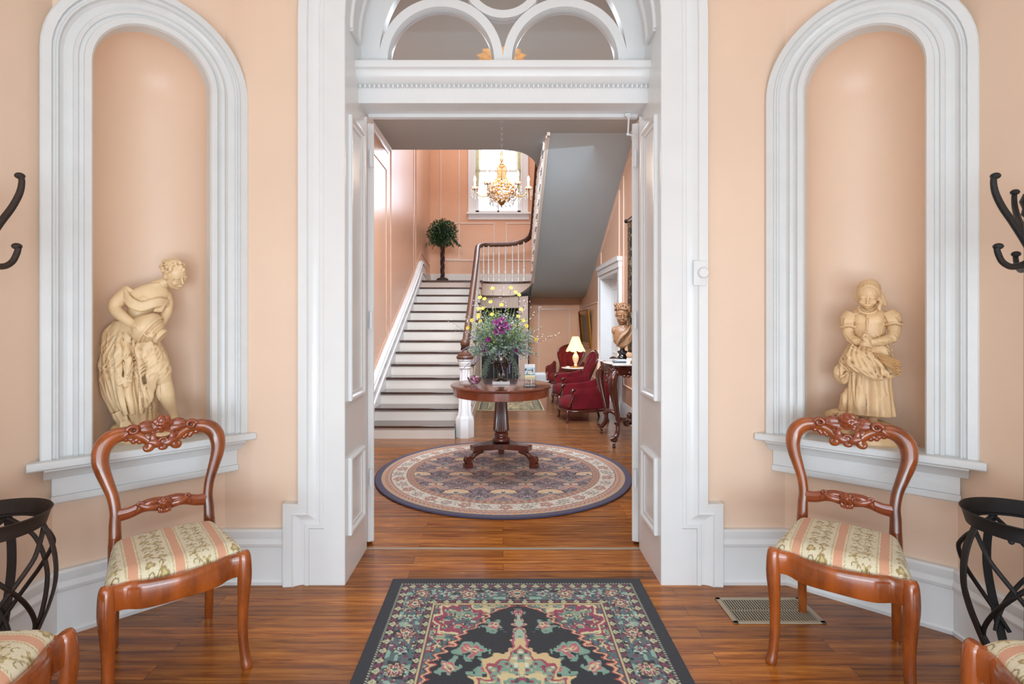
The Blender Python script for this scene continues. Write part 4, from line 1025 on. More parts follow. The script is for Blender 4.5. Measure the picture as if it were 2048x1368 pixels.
# front middle and back middle as measured
put_chair(ch, -1.328, 2.085, 39.4, 'carved balloon-back chair with striped floral seat below the jug-bearer statue')
put_chair(copy_tree(ch), 1.388, 2.125, -37.2, 'carved balloon-back chair with striped floral seat standing over the floor register')
put_chair(copy_tree(ch), -1.490, 1.300, 92, 'carved chair with striped seat cut off by the lower left corner, beside the iron stand')
put_chair(copy_tree(ch), 1.550, 1.255, -91, 'carved chair with striped seat cut off by the lower right corner, beside the iron stand')

# ------------------------------------------------------------------ coat trees with an umbrella ring
def coat_tree(label, loc, angs, m):
    r = thing('coat_rack', label, 'coat rack', loc, 0, 'iron coat racks')
    RR, ZT = .178, .705
    mb = MB()
    prof = [(RR-.012, ZT-.052), (RR-.006, ZT-.03), (RR, ZT-.008), (RR+.006, ZT), (RR+.003, ZT+.003), (RR-.004, ZT-.008), (RR-.012, ZT-.030), (RR-.018, ZT-.052)]
    mb.rings([[V(a*math.cos(t), a*math.sin(t), z) for a, z in prof] for t in [TAU*i/64 for i in range(64)]], closed=True)
    mb.rings([[V(a*math.cos(t), a*math.sin(t), z) for a, z in [(RR-.03, ZT-.052), (RR-.012, ZT-.052), (RR-.012, ZT-.046), (RR-.03, ZT-.046)]] for t in [TAU*i/64 for i in range(64)]], closed=True)
    for k in range(4):
        a = TAU*k/4+.5; mb.ell(((RR-.02)*math.cos(a), (RR-.02)*math.sin(a), ZT-.055), (.009, .009, .010), seg=8, rg=6)
    mb.build('ring', m, r, smooth=50)
    mb = MB(); mb.lathe([(.15, 0), (.155, .006), (.15, .014), (.03, .03), (.02, .05)], seg=40); mb.build('base', m, r)
    mb = MB(); mb.lathe([(.016, .03), (.016, 1.72), (.024, 1.73), (.02, 1.75), (.028, 1.775), (.018, 1.80), (.002, 1.81)], seg=16); mb.build('pole', m, r)
    for k in range(4):
        a = math.radians(angs[3]+90*k); c, s = math.cos(a), math.sin(a)
        rad = [(.165, ZT-.05), (.185, .60), (.198, .53), (.198, .45), (.18, .37), (.155, .30), (.125, .22), (.10, .14), (.10, .07), (.13, .015)]
        mb = MB(); mb.tube([(q*c, q*s, z, .016) for q, z in rad], 0, 8, flat=(.25, 1) if False else (1., .28), up=(-s*0+c, s, 0) if False else None, smooth=5) if False else None
        R = []
        pp = crs([(q, z) for q, z in rad], 5)
        for i, p in enumerate(pp):
            T = V(-s, c, 0); Nn = V(c, s, 0); o = V(p[0]*c, p[0]*s, p[1])
            R.append([o+T*.014-Nn*.003, o+T*.014+Nn*.003, o-T*.014+Nn*.003, o-T*.014-Nn*.003])
        mb.rings(R); mb.build('leg', m, r, smooth=30, bevel=.0015)
        for sg in (-1, 1):
            mb = MB(); P = []
            for i in range(17):
                t = i/16; q = np.interp(t, [0, .2, .5, .8, 1], [.165, .185, .172, .15, .125]); z = ZT-.06-(ZT-.30)*t; aa = a+sg*1.75*(t**.85)
                P.append((q*math.cos(aa), q*math.sin(aa), z))
            mb.tube(P, .0075, 7, smooth=2); mb.build('cross_rod', m, r, smooth=60)
    for k in range(3):
        a = math.radians(angs[k]); c, s = math.cos(a), math.sin(a)
        for nm, q, tp in (('upper_hook', [(.012, 1.62, .014), (.05, 1.655, .013), (.10, 1.70, .0125), (.15, 1.742, .012), (.185, 1.785, .0115), (.196, 1.82, .0105), (.192, 1.838, .010)], (.186, 1.842)), ('lower_hook', [(.012, 1.565, .013), (.06, 1.552, .011), (.11, 1.548, .0105), (.15, 1.562, .0105), (.172, 1.588, .0105), (.180, 1.608, .010)], (.172, 1.612))):
            mb = MB(); mb.tube([(x*c, x*s, z, w) for x, z, w in q], 0, 9, flat=(.8, 1.), smooth=5); mb.ell((tp[0]*c, tp[0]*s, tp[1]), (.0145, .0145, .011), seg=10, rg=8)
            mb.build(nm, m, r, smooth=60)
    return r
coat_tree('bronzed iron coat rack with an umbrella ring at the left edge', (-1.76, 1.757, 0), (-17, 130, 235, 22), M_iron2)
coat_tree('black iron coat rack with an umbrella ring at the right edge', (1.79, 1.765, 0), (199, 57, 306, 170), M_iron)

# ------------------------------------------------------------------ statues
def fold_loft(mb, rows, nf=9, amp=.1, seg=72, ph=0, tw=0):
    """rows: (cx, cy, z, rx, ry, foldfactor)"""
    rows = crs(rows, 4); R = []
    z0, z1 = rows[0][2], rows[-1][2]
    for cx, cy, z, rx, ry, ff in rows:
        t = (z-z0)/(z1-z0+1e-9); ring = []
        for k in range(seg):
            a = TAU*k/seg
            w = math.sin(nf*a+ph+tw*t)+.6*math.sin((nf*1.7//1)*a+ph*2.1-tw*1.3*t)+.35*math.sin((nf*2+3)*a+1+tw*t)
            w = -abs(w)*.9+.5
            f = 1+amp*ff*w
            ring.append(V(cx+rx*f*math.cos(a), cy+ry*f*math.sin(a), z))
        R.append(ring)
    mb.rings(R)
def hand(mb, c, d, up, L, curl=.8, thumb=1):
    """palm plus four fingers and a thumb, closing round what it holds"""
    c = Vector(c); d = Vector(d).normalized(); up = Vector(up).normalized(); s = d.cross(up).normalized()
    mb.tube([c-d*L*.15, c+d*L*.15, c+d*L*.42], [L*.17, L*.24, L*.22], 8, flat=(1, .5), up=up)
    for k, (o, l) in enumerate(((-.18, .50), (-.06, .58), (.06, .55), (.18, .44))):
        b = c+d*L*.38+s*o*L
        mb.tube([b, b+d*l*L*.45-up*.04*L*curl, b+d*l*L*.8-up*.2*L*curl, b+d*l*L-up*.4*L*curl], [L*.066, L*.06, L*.052, L*.04], 6)
    b = c+s*thumb*(-.2)*L; mb.tube([b, b+d*L*.2-s*thumb*.16*L, b+d*L*.42-s*thumb*.16*L-up*.1*L], [L*.08, L*.07, L*.05], 6)
def head(mb, c, sz, R):
    """oval skull with brow, nose, lips, chin and closed lids; local -Y is the face"""
    c = Vector(c); E = lambda p, r, R2=None: mb.ell(c+R @ (Vector(p)*sz), tuple(x*sz for x in r), R @ (R2 if R2 else Matrix.Identity(3)), 16, 12)
    E((0, .04, .12), (.37, .45, .42)); E((0, -.05, -.10), (.31, .37, .42)); E((0, -.2, .0), (.24, .18, .2)); E((0, -.20, -.36), (.13, .16, .13))
    for s in (-1, 1):
        E((s*.15, -.30, -.14), (.14, .10, .13)); E((s*.15, -.34, .085), (.12, .07, .045)); E((s*.145, -.345, -.005), (.095, .06, .055)); E((s*.355, .03, -.02), (.04, .09, .11))
    mb.tube([c+R @ (V(0, -.39, .07)*sz), c+R @ (V(0, -.46, -.06)*sz), c+R @ (V(0, -.49, -.13)*sz)], [.030*sz, .036*sz, .048*sz], 8)
    E((0, -.415, -.235), (.095, .045, .026)); E((0, -.405, -.275), (.08, .045, .028)); E((0, -.33, -.25), (.15, .1, .09))
def curls(mb, c, sz, R, pts, r=.075):
    for p in pts:
        q = Vector(c)+R @ (Vector(p)*sz); mb.ell(q, r*sz*random.uniform(.85, 1.2), None, 8, 6)
        t = [(q+V(math.cos(a)*r*.6, -.03, math.sin(a)*r*.6)*sz, ) for a in (0,)]

def statue_jug():
    K = .000739; kx = K*.83
    s = lambda cx, cy, d=0: V((cx-420)*kx, d, .89-(cy-93)*K)
    body = MB()
    # rocky base
    body.lathe([(.155, .0), (.160, .02), (.15, .045), (.10, .06)], c=(.0, .0, 0), seg=20, sx=1, sy=.75)
    for x, y, z, r in ((-.11, .01, .06, .05), (-.05, .03, .08, .055), (.02, .02, .07, .05), (.09, .0, .06, .045), (.0, .06, .1, .05), (.05, -.04, .06, .035)): body.ell((x, y, z), (r, r*.8, r*.75))
    # torso: hips to shoulders, bent forward
    fold_loft(body, [(*s(288, 640), .072, .062, 0.)[:3]+(.072, .062, 0.) if False else (s(288, 640).x, 0, s(288, 640).z, .080, .066, .0), (s(300, 560).x, 0, s(300, 560).z, .076, .062, 0), (s(345, 480).x, -.01, s(345, 480).z, .060, .052, 0), (s(390, 420).x, -.02, s(390, 420).z, .066, .054, 0), (s(415, 360).x, -.03, s(415, 360).z, .080, .054, 0), (s(425, 315).x, -.03, s(425, 315).z, .085, .046, 0), (s(450, 275).x, -.03, s(450, 275).z, .060, .038, 0), (s(480, 250).x, -.035, s(480, 250).z, .035, .032, 0)], 5, 0, 32)
    for cx, cy in ((395, 372), (480, 378)): body.ell(s(cx, cy, -.065), (.034, .028, .032))
    body.tube([s(470, 275, -.03), s(505, 255, -.035), s(545, 225, -.045), s(565, 190, -.045)], [.036, .029, .026, .028], 12)
    # head looking down to the right
    Rh = Matrix.Rotation(math.radians(-14), 3, 'Y') @ Matrix.Rotation(math.radians(32), 3, 'Z') @ Matrix.Rotation(math.radians(34), 3, 'X')
    hc = s(592, 195, -.055); head(body, hc, .132, Rh)
    for i in range(90):
        a = random.uniform(0, TAU); e = random.uniform(.12, 1.45)
        p = V(math.cos(a)*math.cos(e)*.41, .07+math.sin(a)*math.cos(e)*.46, .14+math.sin(e)*.43)
        if p.y < -.20 and p.z < .34: continue
        curls(body, hc, .132, Rh, [p], .065)
    for i in range(10): curls(body, hc, .132, Rh, [V(random.uniform(-.12, .12), .50+random.uniform(-.06, .1), .28+random.uniform(-.1, .12))], .085)
    # arms
    body.tube([s(300, 300, -.02), s(262, 335, -.03), s(215, 385, -.045), s(208, 425, -.055), s(250, 470, -.085), s(320, 520, -.125), s(350, 535, -.155)], [.034, .032, .030, .027, .025, .019, .015], 16, smooth=4)
    hand(body, s(362, 540, -.172), (s(430, 585, -.18)-s(362, 540, -.172)), (.1, -1, .2), .078, .35, 1)
    body.tube([s(528, 320, -.02), s(545, 380, -.03), s(535, 445, -.05), s(510, 500, -.075), s(490, 545, -.10)], [.030, .027, .025, .021, .015], 12)
    hand(body, s(498, 528, -.09), (-.5, -.3, -.5), (.6, -.8, .1), .066, .6, -1)
    # off-shoulder drapery swags
    for k in range(5):
        body.tube([s(268, 300+k*14, -.05-.002*k), s(300, 355+k*12, -.082), s(370, 388+k*10, -.096), s(440, 370+k*9, -.104), s(500, 360+k*8, -.098), s(545, 362+k*8, -.06)], [.008, .010, .011, .011, .010, .008], 8, smooth=3)
    body.tube([s(268, 310, -.03), s(262, 345, -.04), s(300, 385, -.05)], [.02, .026, .018], 8)
    for k in range(4): body.tube([s(455+k*14, 440, -.085), s(480+k*12, 400, -.095), s(530+k*4, 365, -.07)], .008, 6)
    # skirt swinging back to the left with a gathered roll behind the hip
    fold_loft(body, [(s(285, 500).x, 0, s(285, 500).z, .060, .060, .3), (s(285, 580).x, 0, s(285, 580).z, .092, .078, .5), (s(272, 700).x, .0, s(272, 700).z, .100, .088, .9), (s(280, 850).x, .0, s(280, 850).z, .108, .09, 1.1), (s(300, 980).x, .0, s(300, 980).z, .106, .088, 1.3), (s(325, 1090).x, .0, s(325, 1090).z, .088, .078, 1.4), (s(345, 1190).x, .01, s(345, 1190).z, .074, .066, 1.5), (s(350, 1230).x, .01, s(350, 1230).z, .07, .06, 1.5)], 7, .07, 96, .4, 2.2)
    for k in (0, 2, 5):
        body.tube([s(258+k*14, 515, -.05), s(232+k*26, 650, -.085), s(228+k*30, 800, -.095), s(240+k*26, 960, -.095), s(270+k*22, 1100, -.085)], [.007, .013, .015, .013, .009], 8, smooth=3)
    for k in range(4): body.tube([s(225, 500+k*22, -.02), s(165-k*4, 560+k*34, -.02), s(150+k*2, 620+k*34, -.01), s(190, 650+k*30, -.03)], [.010, .017, .018, .012], 8, smooth=3)
    for k in range(4): body.tube([s(330, 590+k*12, -.10), s(390, 630+k*16, -.118), s(430, 640+k*18, -.115), s(445, 620+k*18, -.09)], [.008, .014, .014, .008], 8, smooth=3)
    # thigh draped, shin bare
    body.tube([(*s(370, 620, -.05), .060), (*s(430, 720, -.075), .062), (*s(485, 830, -.085), .052), (*s(512, 900, -.085), .038)], 0, 20, smooth=5)
    for k in range(5): body.tube([s(400+k*16, 680, -.11), s(430+k*16, 790, -.13), s(400+k*12, 930, -.11), s(390+k*14, 1080-k*18, -.09)], [.006, .010, .009, .005], 8, smooth=3)
    body.tube([(*s(505, 860, -.085), .036), (*s(528, 960, -.08), .038), (*s(552, 1040, -.07), .031), (*s(585, 1120, -.06), .019), (*s(592, 1165, -.06), .019)], 0, 16, smooth=5)
    body.tube([s(585, 1165, -.055), s(600, 1195, -.09), s(605, 1205, -.125)], [.02, .020, .012], 10)
    body.tube([s(225, 1080, -.05), s(262, 1150, -.055), s(285, 1190, -.085), s(300, 1200, -.11)], [.03, .026, .021, .012], 10)
    # tied knot of cloth low on the skirt
    for a in range(5): body.tube([s(265, 880, -.10), s(265+45*math.cos(a*1.3), 880+40*math.sin(a*1.3), -.11)], [.012, .007], 7)
    me = blob(body, .003, 3); drape(me, .05, .56, .009, 30, 5, .25, 3.1, (-.3, .045)); drape(me, .3, .56, .005, 40, 9, -.8, 7.)
    r = thing('statue', 'cream statue of a draped woman bending to pour from a jug, in the left niche', 'statue', (-1.752, 2.572, .776), 34.5)
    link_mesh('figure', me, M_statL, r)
    # jug
    mb = MB(); A = s(330, 492, -.10); B = s(505, 606, -.135); d = (B-A); Q = d.to_track_quat('Z', 'Y').to_matrix().to_4x4(); L = d.length
    mb.lathe([(.02, 0), (.045, .02*1), (.072, L*.3), (.078, L*.45), (.068, L*.62), (.056, L*.70), (.06, L*.72), (.056, L*.75), (.036, L*.86), (.040, L*.94), (.034, L), (.02, L*.98)], seg=28, M=Q, c=tuple(A), sx=.95)
    for f in (.56, .60, .74): 
        rr = .074 if f < .7 else .056
        mb.tube([A+Q.to_3x3() @ V(rr*math.cos(t), rr*math.sin(t), L*f) for t in [TAU*i/24 for i in range(24)]], .0035, 6, closed=True)
    mb.build('jug', M_statL, r, smooth=60)
    return r
statue_jug()
def statue_gleaner():
    K = .000658; kx = K*.84
    s = lambda cx, cy, d=0: V((cx-525)*kx, d, .79-(cy-100)*K)
    b = MB()
    for cx, cy, d, r in ((300, 1130, .02, .07), (420, 1180, 0, .08), (560, 1190, .0, .08), (640, 1190, -.01, .055), (500, 1230, -.02, .09), (360, 1230, 0, .09), (600, 1240, 0, .08)): b.ell(s(cx, cy, d), (r, r*.8, r*.55))
    b.lathe([(.15, 0), (.152, .02), (.14, .05), (.05, .07)], seg=24, sy=.7)
    Rh = Matrix.Rotation(math.radians(2), 3, 'Y') @ Matrix.Rotation(math.radians(26), 3, 'X')
    hc = s(508, 222, -.04); head(b, hc, .118, Rh)
    # head scarf
    b.ell(s(513, 172, .012), (.050, .062, .052)); b.ell(s(515, 220, .03), (.050, .045, .055))
    for k in range(4): b.tube([s(437, 255-k*16, -.03+.012*k), s(455, 185-k*17, -.068+.012*k), s(512, 152-k*13, -.085+.014*k), s(570, 180-k*14, -.068+.012*k), s(592, 235-k*8, -.03+.01*k)], [.006, .0085, .009, .0085, .006], 8, smooth=3)
    for k in range(4): b.tube([s(575, 175+k*15, -.02), s(600, 220+k*12, -.01), s(625, 262+k*8, .0), s(640, 290, .01)], [.010, .012, .011, .006], 8, smooth=3)
    b.tube([s(432, 190, .0), s(430, 240, -.01), s(448, 275, -.01)], [.014, .013, .009], 8)
    b.tube([s(580, 240, -.04), s(600, 275, -.05), s(585, 305, -.065), s(592, 330, -.07)], [.008, .008, .009, .005], 8, smooth=3)
    b.tube([s(510, 270, -.015), s(512, 310, -.01), s(515, 340, -.008)], [.026, .028, .034], 12)
    # bodice
    T = lambda cx, cy, rx, ry, f=0, d=0: (s(cx, cy).x, d, s(cx, cy).z, rx, ry, f)
    fold_loft(b, [T(515, 560, .070, .058, .3), T(515, 520, .064, .052, .3), T(512, 460, .068, .054, .4), T(512, 400, .076, .058, .3), T(515, 355, .074, .050, .1), T(515, 325, .058, .040, 0), T(515, 296, .036, .030, 0)], 6, .05, 60, 1.)
    for cx in (470, 556): b.ell(s(cx, 400, -.036), (.034, .020, .034))
    for k in range(10): b.tube([s(440+k*8, 335+k*.0, -.045-.001*k), s(446+k*8, 346, -.052)], .0045, 6)
    b.tube([s(440, 300, -.03), s(455, 335, -.055), s(500, 352, -.066), s(550, 345, -.062), s(578, 318, -.04)], .006, 7, smooth=3)
    b.tube([s(505, 355, -.064), s(502, 420, -.064), s(500, 480, -.062)], .0035, 6)
    for cy in (375, 425, 470): b.tube([s(492, cy, -.066), s(512, cy+2, -.068)], .004, 6)
    # sleeves
    for sx_, pts in ((-1, ((398, 352), (370, 392), (368, 445))), (1, ((640, 348), (672, 385), (690, 425)))):
        b.tube([s(*pts[0], 0), s(*pts[1], -.005), s(*pts[2], -.01)], [.034, .042, .034], 14)
        for k in range(5): b.tube([s(pts[0][0]-20+k*9, pts[0][1]-5, -.03), s(pts[1][0]-26+k*13, pts[1][1]+8, -.044), s(pts[2][0]-28+k*14, pts[2][1], -.036)], [.004, .007, .005], 6, smooth=3)
        c = s(*pts[2], -.01); b.tube([c+V(.036*math.cos(t), .036*math.sin(t), .004*math.sin(t*3)) for t in [TAU*i/20 for i in range(20)]], .006, 6, closed=True)
    b.tube([s(368, 440, -.01), s(366, 500, -.02), s(385, 535, -.035), s(430, 552, -.065), s(468, 555, -.085)], [.028, .024, .023, .019, .015], 12)
    b.tube([s(690, 420, -.01), s(690, 490, -.02), s(668, 530, -.035), s(600, 548, -.065), s(520, 558, -.088)], [.030, .026, .025, .020, .015], 12)
    # clasped hands
    for k in range(4):
        b.tube([s(462, 535+k*15, -.095), s(486, 530+k*15, -.108), s(514, 538+k*15, -.104), s(528, 546+k*13, -.090)], [.0075, .008, .0075, .006], 7, smooth=2)
        b.tube([s(528, 528+k*14, -.092), s(505, 524+k*14, -.104), s(480, 533+k*14, -.102)], [.007, .0075, .006], 7, smooth=2)
    b.ell(s(478, 556, -.08), (.018, .016, .022)); b.ell(s(512, 556, -.08), (.018, .016, .022))
    b.tube([s(478, 530, -.095), s(482, 505, -.10), s(494, 496, -.098)], [.008, .007, .006], 7); b.tube([s(512, 530, -.095), s(510, 508, -.10), s(500, 500, -.102)], [.008, .007, .006], 7)
    # gathered overskirt
    fold_loft(b, [T(515, 540, .064, .055, .4), T(515, 600, .088, .075, .7), T(500, 680, .102, .088, .9), T(515, 750, .100, .085, .9), T(560, 790, .080, .075, .8), T(570, 800, .05, .05, .5)], 5, .07, 90, .3, 1.)
    for k in range(6): b.tube([s(400+k*28, 575, -.055), s(370+k*36, 650, -.085), s(390+k*48, 730+k*10, -.098), s(470+k*36, 775+k*3, -.09)], [.006, .010, .012, .008], 8, smooth=3)
    b.tube([s(340, 690, -.04), s(400, 735, -.08), s(470, 755, -.098), s(520, 790, -.1), s(580, 808, -.09), s(680, 790, -.05)], [.012, .015, .015, .013, .013, .010], 8, smooth=4)
    b.ell(s(325, 800, .0), (.040, .04, .052)); b.ell(s(345, 740, -.01), (.03, .035, .055)); b.tube([s(290, 840, -.02), s(330, 815, -.045), s(360, 780, -.05)], .007, 7)
    # underskirt
    fold_loft(b, [T(525, 740, .080, .072, .7), T(522, 850, .084, .074, 1.), T(525, 960, .090, .078, 1.2), T(530, 1060, .097, .082, 1.4), T(530, 1088, .098, .083, 1.5), T(530, 1092, .06, .05, .5)], 7, .05, 100, 2., .9)
    for cx, w in ((405, 0), (540, 1)):
        b.tube([s(cx+8, 1060, -.02), s(cx+2, 1120, -.03), s(cx, 1150, -.035)], [.024, .019, .019], 10); b.tube([s(cx, 1150, -.03), s(cx-4+w*10, 1172, -.07), s(cx-6+w*20, 1180, -.10)], [.02, .02, .012], 10)
        for k in range(5): b.ell(s(cx-18+k*9+w*12, 1182, -.108+.003*k), (.0055, .011, .0055), seg=7, rg=5)
    # rocks / sheaf behind the feet
    for k in range(26): x = random.uniform(235, 370); b.tube([s(x-25, 1120+random.uniform(-8, 30), -.03), s(x, 1085+random.uniform(-14, 30), -.05), s(x+35, 1100+random.uniform(-12, 30), -.03)], .0045, 5)
    b.tube([(*s(372, 900, .0), .006), (*s(360, 950, .0), .020), (*s(348, 1010, .0), .028), (*s(335, 1070, .01), .030)], 0, 12, smooth=4)
    me = blob(b, .0028, 3); drape(me, .13, .40, .010, 30, 3.5, .05, 5.2); drape(me, .30, .55, .006, 34, 10, .9, 1.7)
    r = thing('statue', 'tan statue of a peasant girl in a headscarf with clasped hands, in the right niche', 'statue', (1.772, 2.508, .776), -35.3)
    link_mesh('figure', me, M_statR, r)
    w = MB()
    for k in range(70):
        t = random.random(); u = random.uniform(-1, 1)
        x = 560+t*165; y = 645+t*95+u*(18+38*t); c = s(x, y, -.10-.012*(1-abs(u))+.01*random.random())
        w.ell(c, (.0052, .0052, .009), rotm('Y', -50+random.uniform(-25, 25)), 6, 5)
    for k in range(16):
        u = -1+2*k/15; w.tube([s(540, 630, -.09), s(620, 675+u*26, -.108), s(720, 730+u*44, -.10)], [.003, .004, .004], 5)
    w.build('wheat_bundle', mat('darker_straw_plaster', 'bc9260', .5, crev=('5a3c18', .45, .5)), r, smooth=60)
statue_gleaner()
def bust():
    K = .000648
    s = lambda cx, cy, d=0: V((cx-664)*K, d, .655-(cy-195)*K)
    b = MB(); Rh = Matrix.Rotation(math.radians(3), 3, 'Y') @ Matrix.Rotation(math.radians(12), 3, 'X')
    hc = s(665, 400, -.02); head(b, hc, .215, Rh)
    for i in range(190):
        a = random.uniform(0, TAU); e = random.uniform(.15, 1.5); p = V(math.cos(a)*math.cos(e)*.42, .07+math.sin(a)*math.cos(e)*.47, .16+math.sin(e)*.46)
        if p.y < -.24 and p.z < .36: continue
        curls(b, hc, .215, Rh, [p], .06)
    for i in range(26): curls(b, hc, .215, Rh, [V(-.15+random.uniform(-.28, .3), .10+random.uniform(-.25, .3), .50+random.uniform(-.06, .08))], .085)
    b.tube([s(668, 500, .0), s(672, 570, .0), s(676, 640, .0)], [.052, .046, .060], 14)
    T = lambda cx, cy, rx, ry, f=0, d=0: (s(cx, cy).x, d, s(cx, cy).z, rx, ry, f)
    fold_loft(b, [T(665, 1000, .025, .03, 0), T(655, 960, .055, .045, .5), T(650, 880, .092, .062, .8), T(665, 800, .108, .07, .6), T(685, 710, .122, .07, .3), T(690, 640, .115, .058, 0), T(680, 600, .07, .045, 0)], 7, .09, 70, .4, 1.4)
    b.ell(s(850, 640, .0), (.052, .045, .05)); b.ell(s(530, 680, .0), (.04, .045, .05))
    for k in range(7): b.tube([s(800-k*10, 590+k*10, -.05), s(745-k*20, 700+k*12, -.082), s(640-k*12, 790+k*20, -.09), s(520+k*8, 830+k*22, -.05)], [.008, .012, .012, .007], 8, smooth=3)
    for k in range(5): b.tube([s(870, 610+k*20, -.03), s(800, 760+k*26, -.075), s(690, 880+k*18, -.075), s(600, 930+k*8, -.04)], [.008, .012, .010, .006], 8, smooth=3)
    me = blob(b, .0035, 1)
    r = thing('bust', 'brown bust of a curly haired woman on a black socle, on the marble console', 'bust', (1.405, 6.12, .905), -10)
    o = link_mesh('portrait', me, M_bust, r)
    mb = MB(); mb.lathe([(.068, 0), (.070, .012), (.058, .022), (.045, .045), (.040, .062), (.054, .078), (.060, .09), (.055, .103), (.03, .108), (.02, .15)], seg=28); mb.build('socle', M_black, r, smooth=50)
bust()

# ------------------------------------------------------------------ pedestal table and what stands on it
TX, TY, TZ = -.018, 4.95, .762
def pedestal_table():
    r = thing('pedestal_table', 'round mahogany pedestal table with a fluted column on three scrolled feet', 'table', (TX, TY, .013))
    z = TZ-.013
    mb = MB(); mb.lathe([(.02, z-.03), (.465, z-.03), (.478, z-.022), (.482, z-.012), (.476, z-.003), (.46, z), (.001, z)], seg=72); mb.build('tabletop', M_table, r, smooth=30)
    mb = MB(); mb.lathe([(.44, z-.105), (.452, z-.10), (.454, z-.03), (.44, z-.03)], seg=72); mb.build('apron', mat('apron_veneer', '8c4426', .2, coat=.6, var=.2, vscale=14), r, smooth=30)
    mb = MB(); mb.lathe([(.05, .205), (.082, .21), (.086, .225), (.08, .24), (.068, .25), (.066, .262), (.070, .272), (.066, .285), (.060, .292), (.062, .30)], seg=36); mb.lathe([(.070, .298), (.078, .31), (.076, .33), (.056, .60), (.055, .612)], seg=192, flute=(20, .312, .60, .15)); mb.lathe([(.050, .608), (.062, .618), (.062, .628), (.05, .636), (.058, .65), (.066, z-.09)], seg=36); mb.build('column', M_tablev, r, smooth=40)
    # concave three-sided plinth
    pts = []; a0 = -PI/2+PI/3
    for k in range(3):
        a = a0+k*TAU/3; c = V(math.cos(a), math.sin(a), 0); t = V(-c.y, c.x, 0)
        pts += [c*.31-t*.042, c*.31+t*.042]
        b0 = c*.31+t*.042; an = a+TAU/3; cn = V(math.cos(an), math.sin(an), 0); tn = V(-cn.y, cn.x, 0); b1 = cn*.31-tn*.042
        for i in range(1, 8):
            u = i/8; p = b0.lerp(b1, u); m = (b0+b1)/2; pts.append(p-m.normalized()*.075*math.sin(PI*u))
    mb = MB(); mb.prism([p+V(0, 0, .148) for p in pts], (0, 0, .052)); mb.build('plinth', M_tablev, r, None, bevel=.006)
    for k in range(3):
        a = a0+k*TAU/3; Mz = Matrix.Rotation(a, 4, 'Z')
        mb = MB(); tr = lambda x, y, zz: Mz @ V(x, y, zz)
        q = [(.20, .140, .024), (.26, .128, .026), (.30, .10, .024), (.325, .065, .022), (.35, .045, .022)]
        mb.tube([tuple(tr(x, 0, zz))+(w,) for x, zz, w in q], 0, 10, smooth=4)
        for sgn in (-1, 1):
            sp = []
            for i in range(22):
                t = i*.42; R_ = .042*(1-i/26); sp.append(tuple(tr(.352+R_*math.cos(t+2.4), sgn*.018, .078+R_*math.sin(t+2.4)))+(.0095,))
            mb.tube(sp, 0, 7)
        R2 = Mz.to_3x3()
        mb.tube([tr(.352, -.028, .078), tr(.352, .028, .078)], .030, 16)
        mb.box(.315, .385, -.030, .030, 0, .045, Mz)
        mb.build('foot', M_tablev, r, smooth=45)
pedestal_table()
def urn():
    r = thing('urn', 'tarnished silver urn with fluted bowl on a marble block, on the round table', 'urn', (TX, TY-.02, TZ))
    mb = MB(); mb.box(-.082, .082, -.065, .065, 0, .030); mb.build('plinth', M_marble, r, None, bevel=.003)
    mb = MB(); mb.lathe([(.062, .031), (.062, .038), (.052, .046), (.034, .056), (.028, .07), (.026, .10), (.030, .125), (.034, .13), (.030, .136), (.046, .146), (.066, .165), (.076, .19), (.078, .20)], seg=80, flute=(20, .06, .195, .13)); mb.lathe([(.078, .20), (.066, .21), (.060, .235), (.066, .27), (.085, .285), (.088, .293), (.08, .293), (.05, .26)], seg=40)
    mb.build('bowl', M_silver, r, smooth=40)
    for s in (-1, 1):
        mb = MB(); mb.tube([V(s*.062, 0, .21), V(s*.09, 0, .20), V(s*.105, 0, .225), V(s*.092, 0, .25), V(s*.078, 0, .24), V(s*.08, 0, .225)], .007, 8, smooth=4); mb.build('handle', M_silver, r, smooth=60)
urn()
